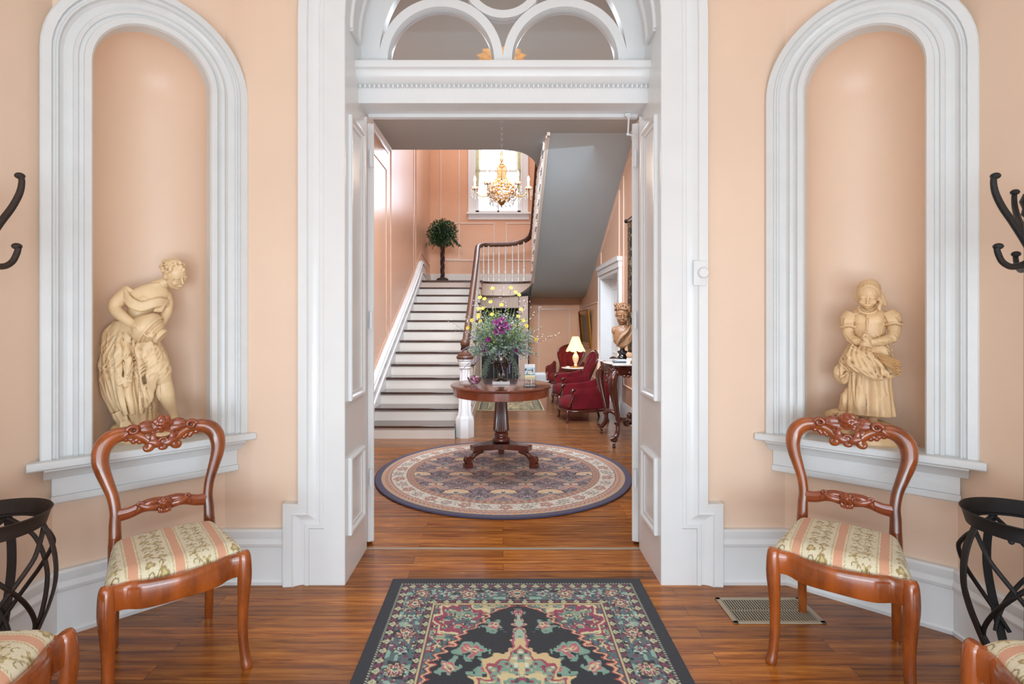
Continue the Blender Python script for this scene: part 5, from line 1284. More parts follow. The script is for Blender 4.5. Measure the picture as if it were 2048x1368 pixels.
def arrangement():
    r = thing('flower_arrangement', 'tall loose bouquet of magenta orchids, yellow flowers and grey-green sprays in the silver urn', 'flowers', (TX, TY-.02, TZ+.30))
    rnd = random.Random(3)
    f1, f2, tw, lav, wh = MB(), MB(), MB(), MB(), MB()
    def sprig(mb, a, el, L, nl, ll, lw, droop=0., r0=.0022, m2=None):
        d = V(math.cos(a)*math.cos(el), math.sin(a)*math.cos(el), math.sin(el)); p = V(math.cos(a)*.03, math.sin(a)*.03, -.02); pts = [p.copy()]; n = 9
        for i in range(n):
            d = (d+V(rnd.uniform(-.1, .1), rnd.uniform(-.1, .1), -droop*.16)).normalized(); p = p+d*L/n; pts.append(p.copy())
        mb.tube(pts, [r0*(1-.6*i/n) for i in range(n+1)], 4)
        for i in range(nl):
            t = .18+.82*i/nl; k = min(n-1, int(t*n)); q = pts[k].lerp(pts[k+1], t*n-k); dd = (pts[k+1]-pts[k]).normalized()
            o = V(rnd.uniform(-1, 1), rnd.uniform(-1, 1), rnd.uniform(-.7, 1)); (m2 or mb).leaf(q, dd*.55+o.normalized()*.75, ll*rnd.uniform(.6, 1.2), lw*rnd.uniform(.7, 1.2))
        return pts[-1], d
    for i in range(190):
        a = rnd.uniform(0, TAU); el = rnd.choice([rnd.uniform(.4, .8), rnd.uniform(.5, 1.2), rnd.uniform(.9, 1.5)]); sprig(f1, a, el, rnd.uniform(.16, .30)+.16*max(0, el)*rnd.random(), 24, .032, .011, .6)
    for i in range(20): sprig(f1, rnd.choice([rnd.uniform(-.5, .6), rnd.uniform(PI-.6, PI+.45)]), rnd.uniform(.1, .4), rnd.uniform(.22, .31), 30, .026, .007, 2.4)
    for i in range(80): sprig(f1, rnd.uniform(0, TAU), rnd.uniform(.75, 1.5), rnd.uniform(.28, .45), 30, .028, .009, .35)
    for i in range(70): sprig(f2, rnd.uniform(0, TAU), rnd.uniform(.7, 1.5), rnd.uniform(.26, .47), 13, .042, .014, .3)
    for i in range(16):
        p, d = sprig(lav, rnd.uniform(0, TAU), rnd.uniform(.2, 1.2), rnd.uniform(.3, .44), 0, .01, .01, .9, .0016)
        for k in range(14): lav.ell(p-d*.007*k+V(rnd.uniform(-.004, .004), rnd.uniform(-.004, .004), 0), .0042, seg=5, rg=4)
    for i in range(22):
        a = rnd.choice([rnd.uniform(-.6, .6), rnd.uniform(PI-.7, PI+.7), rnd.uniform(0, TAU)]); el = rnd.uniform(.35, 1.45); p, d = sprig(tw, a, el, rnd.uniform(.40, .64), 0, .02, .004, .1, .0022)
        for k in range(12): q = p-d*.022*k+V(rnd.uniform(-.02, .02), rnd.uniform(-.02, .02), rnd.uniform(-.015, .02)); wh.ell(q, .0048, seg=5, rg=4)
    for i in range(110):
        a = rnd.uniform(0, TAU); q = V(math.cos(a)*rnd.uniform(.08, .2), math.sin(a)*.17, rnd.uniform(-.06, .3)); wh.ell(q, .0058, seg=5, rg=4)
    f1.build('grey_green_foliage', M_leaf2, r, None); f2.build('lime_foliage', M_leaf3, r, None); tw.build('twig', M_twig, r, 60); lav.build('lavender_spike', M_lav, r, 60); tag(wh.build('blossom_spray', M_tinyw, r, 60), kind='stuff')
    fs = MB()
    def pos(px, py, dy=-.1): q = P(px, py, TY+dy); return q-V(TX, TY-.02, TZ+.30)
    def blossom(name, m, px, py, R, n, dy=-.12, open_=.35, ctr=M_gold, ecc=.55):
        c = pos(px, py, dy); mb = MB(); face = (c-V(0, 0, .05)).normalized()+V(0, -1.2, .1); face.normalize(); Q = face.to_track_quat('Z', 'Y').to_matrix(); a0 = rnd.uniform(0, TAU)
        for k in range(n):
            a = a0+TAU*k/n; mb.ell(c+Q @ V(math.cos(a)*R*.55, math.sin(a)*R*.55, R*open_*.3), (R*.5, R*ecc*.62, R*.10), Q @ Matrix.Rotation(a, 3, 'Z') @ Matrix.Rotation(-open_, 3, 'Y'), 8, 5)
        mb.ell(c+face*R*.12, R*.2, seg=7, rg=5)
        fs.tube([c, c*.6+V(0, .02, -.01), V(c.x*.15, .0, 0)], .0016, 4)
        return mb.build(name, m, r, 60)
    for px, py in ((992, 645), (1005, 640), (996, 655), (1010, 650), (994, 664), (1006, 661), (1016, 654), (1002, 648)): blossom('orchid', M_mag, px, py, .036, 5, -.20, ecc=.95)
    for px, py in ((977, 679), (969, 688), (965, 696), (968, 702), (1034, 700)): blossom('orchid', M_mag, px, py, .026, 5, -.17, ecc=.95)
    for px, py in ((985, 577), (981, 604), (960, 595), (969, 598), (1031, 585), (1038, 590), (1022, 576), (958, 618), (966, 617), (958, 630), (961, 643), (944, 641), (1036, 633), (1029, 652), (1042, 619), (1046, 641), (1053, 652), (1072, 679), (984, 629), (936, 656), (1024, 664), (957, 634), (1003, 610)): blossom('yellow_flower', M_yel, px, py, .021, 5, rnd.uniform(-.20, -.06), ecc=.8)
    fs.build('flower_stem', M_leaf3, r, 60)
arrangement()
def candy_bowl():
    p = P(949, 769, 4.72); X0, Y0 = p.x, 4.72
    r = thing('candy_bowl', 'small cut-glass bowl of wrapped sweets at the left of the round table', 'bowl', (X0, Y0, TZ))
    mb = MB(); mb.lathe([(.028, 0), (.030, .004), (.018, .010), (.030, .022), (.050, .045), (.064, .078), (.067, .090), (.064, .090), (.060, .078), (.046, .048), (.026, .028), (.001, .024)], seg=48, flute=(12, .02, .085, .07)); mb.build('bowl', M_glass, r, smooth=50)
    rnd = random.Random(5)
    for i in range(22):
        a = rnd.uniform(0, TAU); q = rnd.uniform(.0, .040); z = .04+rnd.uniform(0, .055); q *= (.5+z*6); q = min(q, .046)
        mb = MB(); mb.ell((0, 0, 0), (.012, .008, .008), seg=8, rg=6); mb.add([(.011, 0, 0), (.020, .006, .004), (.020, -.006, -.002)], [(0, 1, 2)]); mb.add([(-.011, 0, 0), (-.020, .006, -.004), (-.020, -.006, .002)], [(0, 2, 1)])
        o = mb.build('wrapped_candy', M_candy[i % 3], None, 60); o.location = (X0+q*math.cos(a), Y0+q*math.sin(a), TZ+z); o.rotation_euler = (rnd.uniform(-.6, .6), rnd.uniform(-.6, .6), rnd.uniform(0, TAU))
        tag(o, 'wrapped %s sweet in the glass bowl on the round table' % ('pink', 'pale', 'red')[i % 3], 'sweet', 'wrapped sweets in the glass bowl')
candy_bowl()
def brochure():
    p = P(1060, 769, 4.74)
    r = thing('brochure_holder', 'clear acrylic stand holding a printed brochure at the right of the round table', 'brochure', (p.x, 4.74, TZ), 8)
    mb = MB(); mb.box(-.052, .052, -.045, .03, 0, .003); mb.box(-.052, .052, -.024, -.021, 0, .085); mb.box(-.052, .052, .012, .014, 0, .16); mb.build('stand', M_acrylic, r, None)
    X, Zz = np.meshgrid(np.linspace(-.047, .047, 80), np.linspace(.004, .205, 160)); t = (Zz-.004)/.201; u = X/.047
    C = np.zeros(X.shape+(3,)); C[:] = HC('eef0f0'); n = Noise(41); N = n(X*110, Zz*110); N2 = n(X*50+3, Zz*50)
    k = (t > .50) & (t < .86); put(C, k, 'bcd4e4'); put(C, k & (N2 > .45) & (t < .8), '3c5238'); put(C, k & (np.abs(u) < .45) & (t < .70) & (t > .54), 'e8e2d4'); put(C, k & (np.abs(u) < .5) & (t > .70) & (t < .74), '4a4f58'); put(C, k & (t < .54), '6f8a58'); put(C, k & (np.abs(u) < .4) & (N > .7) & (t < .7), '5a6470')
    k = (t > .06) & (t < .46); put(C, k, 'e9dcc0'); put(C, k & (t > .34), 'ecd9a0'); put(C, k & (t < .30) & (N > .55), 'c0605a'); put(C, k & (t < .30) & (N < .3), '8a5a48'); put(C, k & (np.abs(u-.3) < .1) & (t < .32), 'f4f0ea')
    k = (t > .90) & (t < .95) & (np.abs(u) < .6) & (np.sin(X*900) > -.2); put(C, k, 'c8ccd0')
    grid_mesh('brochure', X, np.full(X.shape, .0)+.008*t*0+.004, Zz, C, M_vc_paper, r)
brochure()
# ------------------------------------------------------------------ console table
def console():
    cx, cy = 1.41, 5.93; Z = .90
    r = thing('console_table', 'dark carved console table with serpentine white marble top against the right hall wall', 'table', (cx, cy, 0))
    # local: -X is the front, wall at +X
    out = crs([(.25, -.40), (.0, -.40), (-.20, -.385), (-.235, -.33), (-.21, -.25), (-.25, -.12), (-.27, 0), (-.25, .12), (-.21, .25), (-.265, .32), (-.26, .36), (-.20, .385), (.0, .40), (.25, .40)], 5)
    def ring(off, z): return [V(p[0]*(1-off if p[0] < 0 else 1), p[1]*(1-off), z) for p in out]
    mb = MB(); mb.rings([ring(.04, Z-.024), ring(.0, Z-.018), ring(0, Z-.006), ring(.02, Z)]); mb.build('marble_top', M_marble, r, smooth=50)
    mb = MB(); mb.rings([ring(.16, Z-.13), ring(.12, Z-.10), ring(.10, Z-.03), ring(.06, Z-.024)]); mb.build('apron', M_console, r, smooth=40)
    # carved fruit and leaf pendant along the front
    mb = MB(); rnd = random.Random(9)
    for k in range(70):
        t = rnd.uniform(-1, 1); d = (1-abs(t))**.8; y = t*.26; z = Z-.07-rnd.uniform(0, .17)*d; mb.ell((-.215-.012*math.cos(t*3), y, z), rnd.uniform(.012, .024), seg=8, rg=6)
    for y in (-.33, .33):
        for k in range(10): mb.ell((-.21+rnd.uniform(-.02, .03), y+rnd.uniform(-.04, .04), Z-.05-rnd.uniform(0, .05)), rnd.uniform(.010, .018), seg=8, rg=6)
    for k in range(8): mb.ell((-.06+rnd.uniform(-.14, .14), -.37, Z-.09-rnd.uniform(0, .05)), (.022, .012, .016), seg=8, rg=6)
    link_mesh('carved_pendant', blob(mb, .004, 1), M_console, r)
    legs = []
    for x, y, sx, sy in ((-.185, -.33, -1, -1), (-.185, .33, -1, 1)):
        mb = MB(); o = V(x, y, 0); D = V(sx*.75, sy*.6, 0).normalized()
        q = [(-.03, Z-.06, .030), (.02, Z-.10, .038), (.06, Z-.17, .046), (.058, Z-.26, .043), (.028, Z-.40, .033), (-.008, Z-.55, .027), (-.022, Z-.66, .024), (-.008, Z-.75, .026), (.03, Z-.80, .028), (.06, Z-.81, .026), (.078, Z-.785, .02)]
        mb.tube([tuple(o+D*a+V(0, 0, z))+(w,) for a, z, w in q], 0, 14, smooth=5)
        T = V(-D.y, D.x, 0)
        for g in (-1, 0, 1):  # reeded knee
            mb.tube([tuple(o+D*(a+w*.72)+T*g*w*.55+V(0, 0, z))+(w*.32,) for a, z, w in q[1:5]], 0, 8, smooth=4)
            sp = [tuple(o+D*(.052+.034*(1-i/24)*math.cos(i*.4+.6))+T*g*.022+V(0, 0, .088+.034*(1-i/24)*math.sin(i*.4+.6)))+(.010,) for i in range(20)]; mb.tube(sp, 0, 7)
        for g in (-1, 1):
            sp = [tuple(o+D*(.02+.03*(1-i/20)*math.cos(-i*.42))+T*g*.035+V(0, 0, Z-.10+.03*(1-i/20)*math.sin(-i*.42)))+(.008,) for i in range(17)]; mb.tube(sp, 0, 7)
        mb.lathe([(.010, 0), (.018, .006), (.020, .018), (.012, .028), (.014, .036), (.02, .05)], c=tuple(o+D*.045), seg=14)
        mb.build('leg', M_console, r, smooth=60)
    for y in (-.34, .34):
        mb = MB(); mb.tube([V(.20, y, Z-.12), V(.21, y, .45), V(.19, y, .25), V(.20, y*1.03, .10), V(.185, y*1.05, .02), V(.18, y*1.05, 0)], [.03, .022, .022, .02, .026, .02], 10, smooth=4); mb.build('leg', M_console, r, smooth=60)
    for y in (-.33, .33):
        mb = MB(); mb.tube([(-.19, y, .25, .026), (-.14, y*.84, .285, .026), (-.09, y*.66, .27, .024), (-.05, y*.48, .215, .024), (.0, y*.25, .20, .026), (.03, 0, .21, .03)], 0, 12, smooth=5)
        mb.tube([(.19, y, .23, .022), (.13, y*.7, .26, .022), (.08, y*.4, .22, .022), (.03, 0, .21, .028)], 0, 12, smooth=5)
        for i in range(6): mb.ell((-.16+.02*i, y*(.9-.1*i), .30-.01*i), (.016, .02, .012), seg=8, rg=6)
        mb.build('stretcher', M_console, r, smooth=60)
    mb = MB(); mb.lathe([(.03, .19), (.05, .21), (.045, .24), (.025, .255), (.035, .28), (.02, .305), (.004, .32)], c=(.03, 0, 0), seg=16)
    for k in range(8): a = TAU*k/8; mb.ell((.03+.05*math.cos(a), .05*math.sin(a), .225), (.02, .02, .03), seg=8, rg=6)
    mb.build('finial', M_console, r, smooth=60)
    # things on the marble
    rnd = random.Random(4)
    for i, (m, w, d, h) in enumerate(((M_bookd, .105, .085, .008), (M_bookw, .10, .075, .012), (M_paper, .08, .06, .006))):
        mb = MB(); mb.box(-d, d, -w, w, 0, h); b = thing('book', ['thin dark book at the bottom of the stack on the marble console', 'grey-blue book in the middle of the stack on the marble console', 'small pale booklet on top of the stack on the marble console'][i], 'book', (1.30+.01*i, 5.78+.01*i, Z+sum((.008, .012, .006)[:i])+.0005), 4*i-6, 'books on the marble console')
        mb.build('cover', m, b, None, bevel=.001); mb = MB(); mb.box(-d-.001, d-.004, -w+.003, w+.001, h*.25, h*.75); mb.build('pages', M_paper, b, None)
    t = thing('card', 'small white folded card beside the brass bell on the marble console', 'card', (1.37, 5.64, Z), -8); mb = MB(); mb.prism([V(-.03, -.015, 0), V(-.029, -.015, 0), V(.0, -.004, .058)], (0, 0, 0)) if False else None
    mb.box(-.03, .03, 0, .0012, 0, .058); mb.build('front', M_paper, t, None); mb = MB(); mb.prism([V(-.03, .0012, .058), V(-.03, .03, 0), V(-.03, .0312, 0), V(-.03, .0022, .058)], (.06, 0, 0)); mb.build('flap', M_paper, t, None)
    t = thing('service_bell', 'small round brass bell on the marble console near the doorway', 'bell', (1.395, 5.585, Z)); mb = MB(); mb.lathe([(.032, 0), (.032, .006), (.012, .010), (.004, .012)], seg=24); mb.build('base', M_brass, t); mb = MB(); mb.lathe([(.028, .012), (.028, .018), (.022, .032), (.010, .040), (.004, .042), (.005, .048), (.001, .052)], seg=24); mb.build('dome', M_brass, t)
    t = thing('vase', 'small beige vase at the wall end of the marble console', 'vase', (1.56, 5.98, Z)); mb = MB(); mb.lathe([(.03, 0), (.032, .006), (.045, .04), (.05, .08), (.035, .13), (.02, .15), (.028, .17), (.024, .17), (.016, .15)], seg=24); mb.build('body', mat('beige_ceramic', 'b59a7a', .3), t); mb = MB(); mb.tube([V(TAU*0+.021*math.cos(a), .021*math.sin(a), .15) for a in [TAU*i/16 for i in range(16)]], .003, 6, closed=True); mb.build('neck_band', M_gold, t)
console()

# ------------------------------------------------------------------ velvet chairs
def armchair(label, loc, rz, m, arms=True, W=.29, D=.30, sh=.33, bh=.86, tuft=True):
    r = thing('armchair', label, 'armchair', loc, rz, 'red velvet parlour chairs')
    # seat, front -Y
    n = 40; mb = MB(); R = []
    def outl(k, sc=1, dz=0, z=0):
        a = TAU*k/n; x = W*math.copysign(abs(math.cos(a))**.7, math.cos(a)); y = D*math.copysign(abs(math.sin(a))**.75, math.sin(a))
        return V(x*sc*(1-.12*(y/D+1)/2), y*sc, z)
    for sc, z in ((.90, sh-.13), (.97, sh-.12), (1.0, sh-.08), (1.0, sh-.03), (.94, sh+.0), (.75, sh+.025), (.4, sh+.035), (.05, sh+.037)): R.append([outl(k, sc, 0, z) for k in range(n)])
    mb.rings(R); mb.build('seat', m, r, smooth=60)
    mb = MB(); mb.tube([outl(k, .985, 0, sh-.145) for k in range(n)], .016, 8, closed=True); mb.build('seat_frame', M_console, r, smooth=60)
    for s in (-1, 1):
        mb = MB(); x, y = s*W*.80, -D*.82; mb.tube([(x, y, sh-.14, .026), (x+s*.012, y-.012, sh-.18, .024), (x+s*.006, y-.006, sh*.22, .014), (x+s*.014, y-.016, .015, .017), (x+s*.014, y-.016, 0, .015)], 0, 10, smooth=4); mb.build('leg', M_console, r, smooth=60)
        mb = MB(); x, y = s*W*.72, D*.78; mb.tube([(x, y, sh-.14, .022), (x, y+.01, sh*.35, .016), (x, y+.04, 0, .015)], 0, 10, smooth=4); mb.build('leg', M_console, r, smooth=60)
    # spoon back, leaning
    bk = lambda z: D*.80+(z-sh)*.34
    prof = [(0, .70), (.12, .66), (.25, .62), (.42, .70), (.6, .86), (.75, .90), (.88, .74), (.96, .46), (1., .12)]
    F_, B_ = [], []; nu = 17
    pp = crs([(a, b) for a, b in prof], 4)
    mb = MB(); vs = []; 
    for t, w in pp:
        z = sh-.02+t*(bh-sh+.02)
        for i in range(nu):
            u = -1+2*i/(nu-1); x = u*w*W*.95; bulge = .055*(1-u*u)*math.sin(PI*min(1, t*1.0+.08))+(.014*math.cos(u*PI*4.5) if tuft else 0)
            vs.append(V(x, bk(z)-.02-bulge, z))
    mpp = len(pp); mb.add(vs, [(a*nu+b, a*nu+b+1, (a+1)*nu+b+1, (a+1)*nu+b) for a in range(mpp-1) for b in range(nu-1)])
    vb = []
    for t, w in pp:
        z = sh-.02+t*(bh-sh+.02)
        for i in range(nu): u = -1+2*i/(nu-1); vb.append(V(u*w*W*.95, bk(z)+.035-.01*u*u, z))
    mb.add(vb, [(a*nu+b, (a+1)*nu+b, (a+1)*nu+b+1, a*nu+b+1) for a in range(mpp-1) for b in range(nu-1)])
    for side in (0, nu-1):
        e = [vs[a*nu+side] for a in range(mpp)]; g = [vb[a*nu+side] for a in range(mpp)]; mb.add(e+g, [(a, a+1, mpp+a+1, mpp+a) for a in range(mpp-1)])
    mb.build('backrest', m, r, smooth=50)
    mb = MB(); e = [V(w*W*.95*1.02, bk(sh-.02+t*(bh-sh+.02))+.004, sh-.02+t*(bh-sh+.02)) for t, w in pp]; path = e+[V(-p.x, p.y, p.z) for p in e[::-1]]
    mb.tube(path, [.017+.008*math.exp(-((i-len(path)/2)/5)**2) for i in range(len(path))], 8, flat=(1, 1.3)); mb.build('back_frame', M_console, r, smooth=60)
    if arms:
        for s in (-1, 1):
            ah = sh+.16; mb = MB()
            # upholstered side panel sweeping down from the back to the front post
            p = crs([(D*.86, ah+.06), (D*.45, ah+.02), (D*.0, ah), (-D*.45, ah-.01), (-D*.62, ah-.06), (-D*.66, sh+.04)], 5)
            R = []
            for y, z in p: R.append([V(s*(W*.86), y, sh-.11), V(s*(W*.99), y, sh-.11), V(s*(W*1.04), y, (z+sh)/2), V(s*(W*1.08), y, z-.02), V(s*(W*1.02), y, z+.012), V(s*(W*.90), y, z+.006), V(s*(W*.86), y, z-.02)])
            mb.rings(R); mb.build('arm', m, r, smooth=50)
            mb = MB(); y0 = -D*.68; mb.tube([(s*W*.98, y0+.05, ah-.01, .018), (s*W*.99, y0-.005, ah-.03, .022), (s*W*.97, y0+.01, ah-.09, .016), (s*W*.96, y0-.015, sh-.02, .016), (s*W*.92, -D*.80, sh-.08, .018)], 0, 9, smooth=4); mb.build('arm_post', M_console, r, smooth=60)
    return r
armchair('low crimson velvet armchair seen from its side, half behind the carved console legs', (1.10, 7.16, 0), -82, M_velvet, sh=.30, D=.33, W=.27, bh=.84)
armchair('crimson velvet spoon-back chair with curved dark frame, middle of the three red chairs', (1.09, 8.42, 0), -84, M_velvet, sh=.31, bh=.86, D=.28)
armchair('rust red velvet armchair with channelled oval back, farthest of the three red chairs', (1.17, 9.85, 0), -26, M_velvet2, sh=.34, bh=.88, D=.27, W=.30)
def lamp_table():
    x, y, Z = 1.235, 9.08, .545
    r = thing('side_table', 'round marble-topped dark carved table under the lit lamp between the red chairs', 'table', (x, y, 0))
    mb = MB(); mb.lathe([(.20, Z-.018), (.215, Z-.012), (.215, Z-.004), (.205, Z), (.001, Z)], seg=40); mb.build('marble_top', M_marble, r)
    mb = MB(); mb.lathe([(.19, Z-.06), (.20, Z-.05), (.20, Z-.02), (.19, Z-.018)], seg=40); mb.build('apron', M_console, r)
    mb = MB(); mb.lathe([(.06, .12), (.05, .16), (.03, .20), (.05, .26), (.055, .32), (.03, .38), (.045, .43), (.09, Z-.05)], seg=20); mb.build('column', M_console, r)
    for k in range(3):
        a = k*TAU/3+.5; c, s = math.cos(a), math.sin(a); mb = MB(); mb.tube([(.02*c, .02*s, .18, .022), (.09*c, .09*s, .17, .022), (.15*c, .15*s, .07, .018), (.19*c, .19*s, .015, .018), (.2*c, .2*s, .0, .015)], 0, 8, smooth=4); mb.build('foot', M_console, r, smooth=60)
    t = thing('dish', 'small pale dish on the marble lamp table by the left rim', 'dish', (x-.11, y-.06, Z)); mb = MB(); mb.lathe([(.02, 0), (.03, .004), (.035, .02), (.032, .02), (.02, .008)], seg=20); mb.build('bowl', M_tinyw, t); mb = MB(); mb.lathe([(.016, 0), (.018, .003)], seg=16); mb.build('foot_ring', M_gold, t)
    l = thing('table_lamp', 'lit table lamp with scalloped cream shade on a painted porcelain base', 'lamp', (x+.03, y-.02, Z))
    mb = MB(); mb.lathe([(.05, 0), (.055, .010), (.045, .022), (.03, .028)], seg=24); mb.build('base', M_gold, l)
    mb = MB(); mb.lathe([(.028, .028), (.03, .05), (.022, .06), (.045, .11), (.056, .16), (.054, .19), (.034, .225), (.022, .24), (.024, .26), (.012, .27)], seg=24); mb.build('body', M_porc, l, smooth=60)
    R = []; n = 64
    for q, z in ((.055, .535), (.06, .53), (.078, .49), (.10, .43), (.135, .36), (.165, .315), (.172, .295)):
        R.append([V(q*(1-.04*abs(math.cos(4*TAU*k/n)))*math.cos(TAU*k/n), q*(1-.04*abs(math.cos(4*TAU*k/n)))*math.sin(TAU*k/n), z-(.02*abs(math.sin(4*TAU*k/n)) if z < .33 else 0)) for k in range(n)])
    mb = MB(); mb.rings(R, cap=False); mb.build('lamp_shade', M_shade, l, smooth=60)
    mb = MB()
    for k in range(8): a = TAU*(k+.5)/8; mb.tube([V(q*math.cos(a)*1.0, q*math.sin(a)*1.0, z) for q, z in ((.056, .535), (.078, .49), (.10, .43), (.134, .36), (.166, .305))], .0022, 5)
    mb.build('shade_piping', M_shade2, l, 60)
    mb = MB(); mb.lathe([(.005, .27), (.005, .55), (.012, .555), (.010, .575), (.002, .585)], seg=12); mb.build('finial', M_gold, l)
    mb = MB(); mb.ell((0, 0, .40), (.022, .022, .032)); mb.build('bulb', M_bulb, l)
    li = bpy.data.lights.new('lamp_light', 'POINT'); li.energy = 9; li.color = (1, .72, .42); li.shadow_soft_size = .05; o = bpy.data.objects.new('lamp_light', li); COL.objects.link(o); o.location = (x+.03, y-.02, Z+.26)
lamp_table()
# framed picture leaning off the right wall
t = thing('framed_picture', 'gilt framed dark painting on the right hall wall above the lamp', 'picture', (HR-.02, 10.35, 1.2)); t.rotation_euler = (0, math.radians(-5), 0)
mb = MB(); mb.sweep([V(0, .44, .27), V(0, -.44, .27), V(0, -.44, -.27), V(0, .44, -.27)], (-1, 0, 0), [(0, 0), (0, .03), (-.02, .05), (-.05, .04), (-.08, .06), (-.10, .03), (-.10, 0)], closed=True); mb.build('frame', M_gold, t, smooth=30)
mb = MB(); mb.box(-.015, -.005, -.44, .44, -.27, .27); mb.build('canvas', M_canvas, t, None)
# tapestry on its rod
t = thing('tapestry', 'dark floral tapestry hanging from a rod on the right hall wall above the console', 'tapestry', (HR, 6.12, 0))
Yt, Zt = np.meshgrid(np.linspace(-.72, .72, 150), np.linspace(.95, 2.66, 180)); n = Noise(51); N1 = n(Yt*24+9, Zt*24); N2 = n(Yt*50+4, Zt*50); C = np.zeros(Yt.shape+(3,)); C[:] = HC('1c1a17')
put(C, N1 > .62, '5b5a44'); put(C, (N1 > .62) & (N2 > .55), 'a59a80'); put(C, N2 < .16, '4f2a20'); e = np.minimum(np.minimum(.72-np.abs(Yt), Zt-.95), 2.66-Zt); put(C, e < .10, '3f3020'); put(C, (e < .09) & (N2 > .55), '7d6440'); put(C, e < .012, '1a130d')
grid_mesh('cloth', -.035+.008*np.sin(Yt*14), Yt, Zt, C, M_vc_tap, t)
mb = MB(); mb.tube([V(-.045, -.76, 2.68), V(-.045, .76, 2.68)], .012); mb.ell((-.045, .78, 2.68), .028); mb.ell((-.045, -.78, 2.68), .028); mb.build('rod', M_black, t)
for y in (-.5, .5): mb = MB(); mb.tube([V(0, y, 2.68), V(-.045, y, 2.68)], .008); mb.build('rod_bracket', M_black, t)

# ------------------------------------------------------------------ topiary on the landing
def topiary():
    r = thing('topiary', 'ball topiary with twisted dark trunk on the stair landing', 'plant', (-1.235, 10.62, 2.129)); rnd = random.Random(8)
    mb = MB(); mb.lathe([(.10, 0), (.13, .02), (.13, .05), (.11, .085), (.06, .105), (.03, .11)], seg=20); mb.build('base', mat('dark_moss_base', '2f2118', .8, bump=.5, bscale=60), r)
    mb = MB()
    for k in range(3): mb.tube([V(.026*math.cos(z*13+k*TAU/3), .026*math.sin(z*13+k*TAU/3), z) for z in [.05+i*.02 for i in range(42)]], .022, 7)
    mb.build('trunk', M_trunk, r, smooth=60)
    mb = MB(); c = V(0, 0, 1.02)
    for k in range(1400):
        a = rnd.uniform(0, TAU); u = rnd.uniform(-1, 1); q = math.sqrt(1-u*u); d = V(q*math.cos(a), q*math.sin(a), u); rad = rnd.uniform(.12, .27)
        if u < -.4: rad *= 1.05
        p = c+V(d.x*rad*1.08, d.y*rad, d.z*rad*.98); mb.leaf(p, d+V(rnd.uniform(-.8, .8), rnd.uniform(-.8, .8), rnd.uniform(-1.1, .5)), rnd.uniform(.05, .085), .026)
    for k in range(26):
        a = rnd.uniform(0, TAU) if k > 9 else rnd.uniform(-.4, .5); p = c+V(.2*math.cos(a), .16*math.sin(a), -.08)
        for j in range(7): p = p+V(.022*math.cos(a), .02*math.sin(a), -.028+.01*rnd.random()); mb.leaf(p, V(rnd.uniform(-.6, .8), rnd.uniform(-.6, .6), -.8), .06, .022)
    mb.build('foliage', M_leaf, r, None)
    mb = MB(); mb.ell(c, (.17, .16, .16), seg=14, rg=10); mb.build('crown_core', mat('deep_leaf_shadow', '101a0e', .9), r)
topiary()

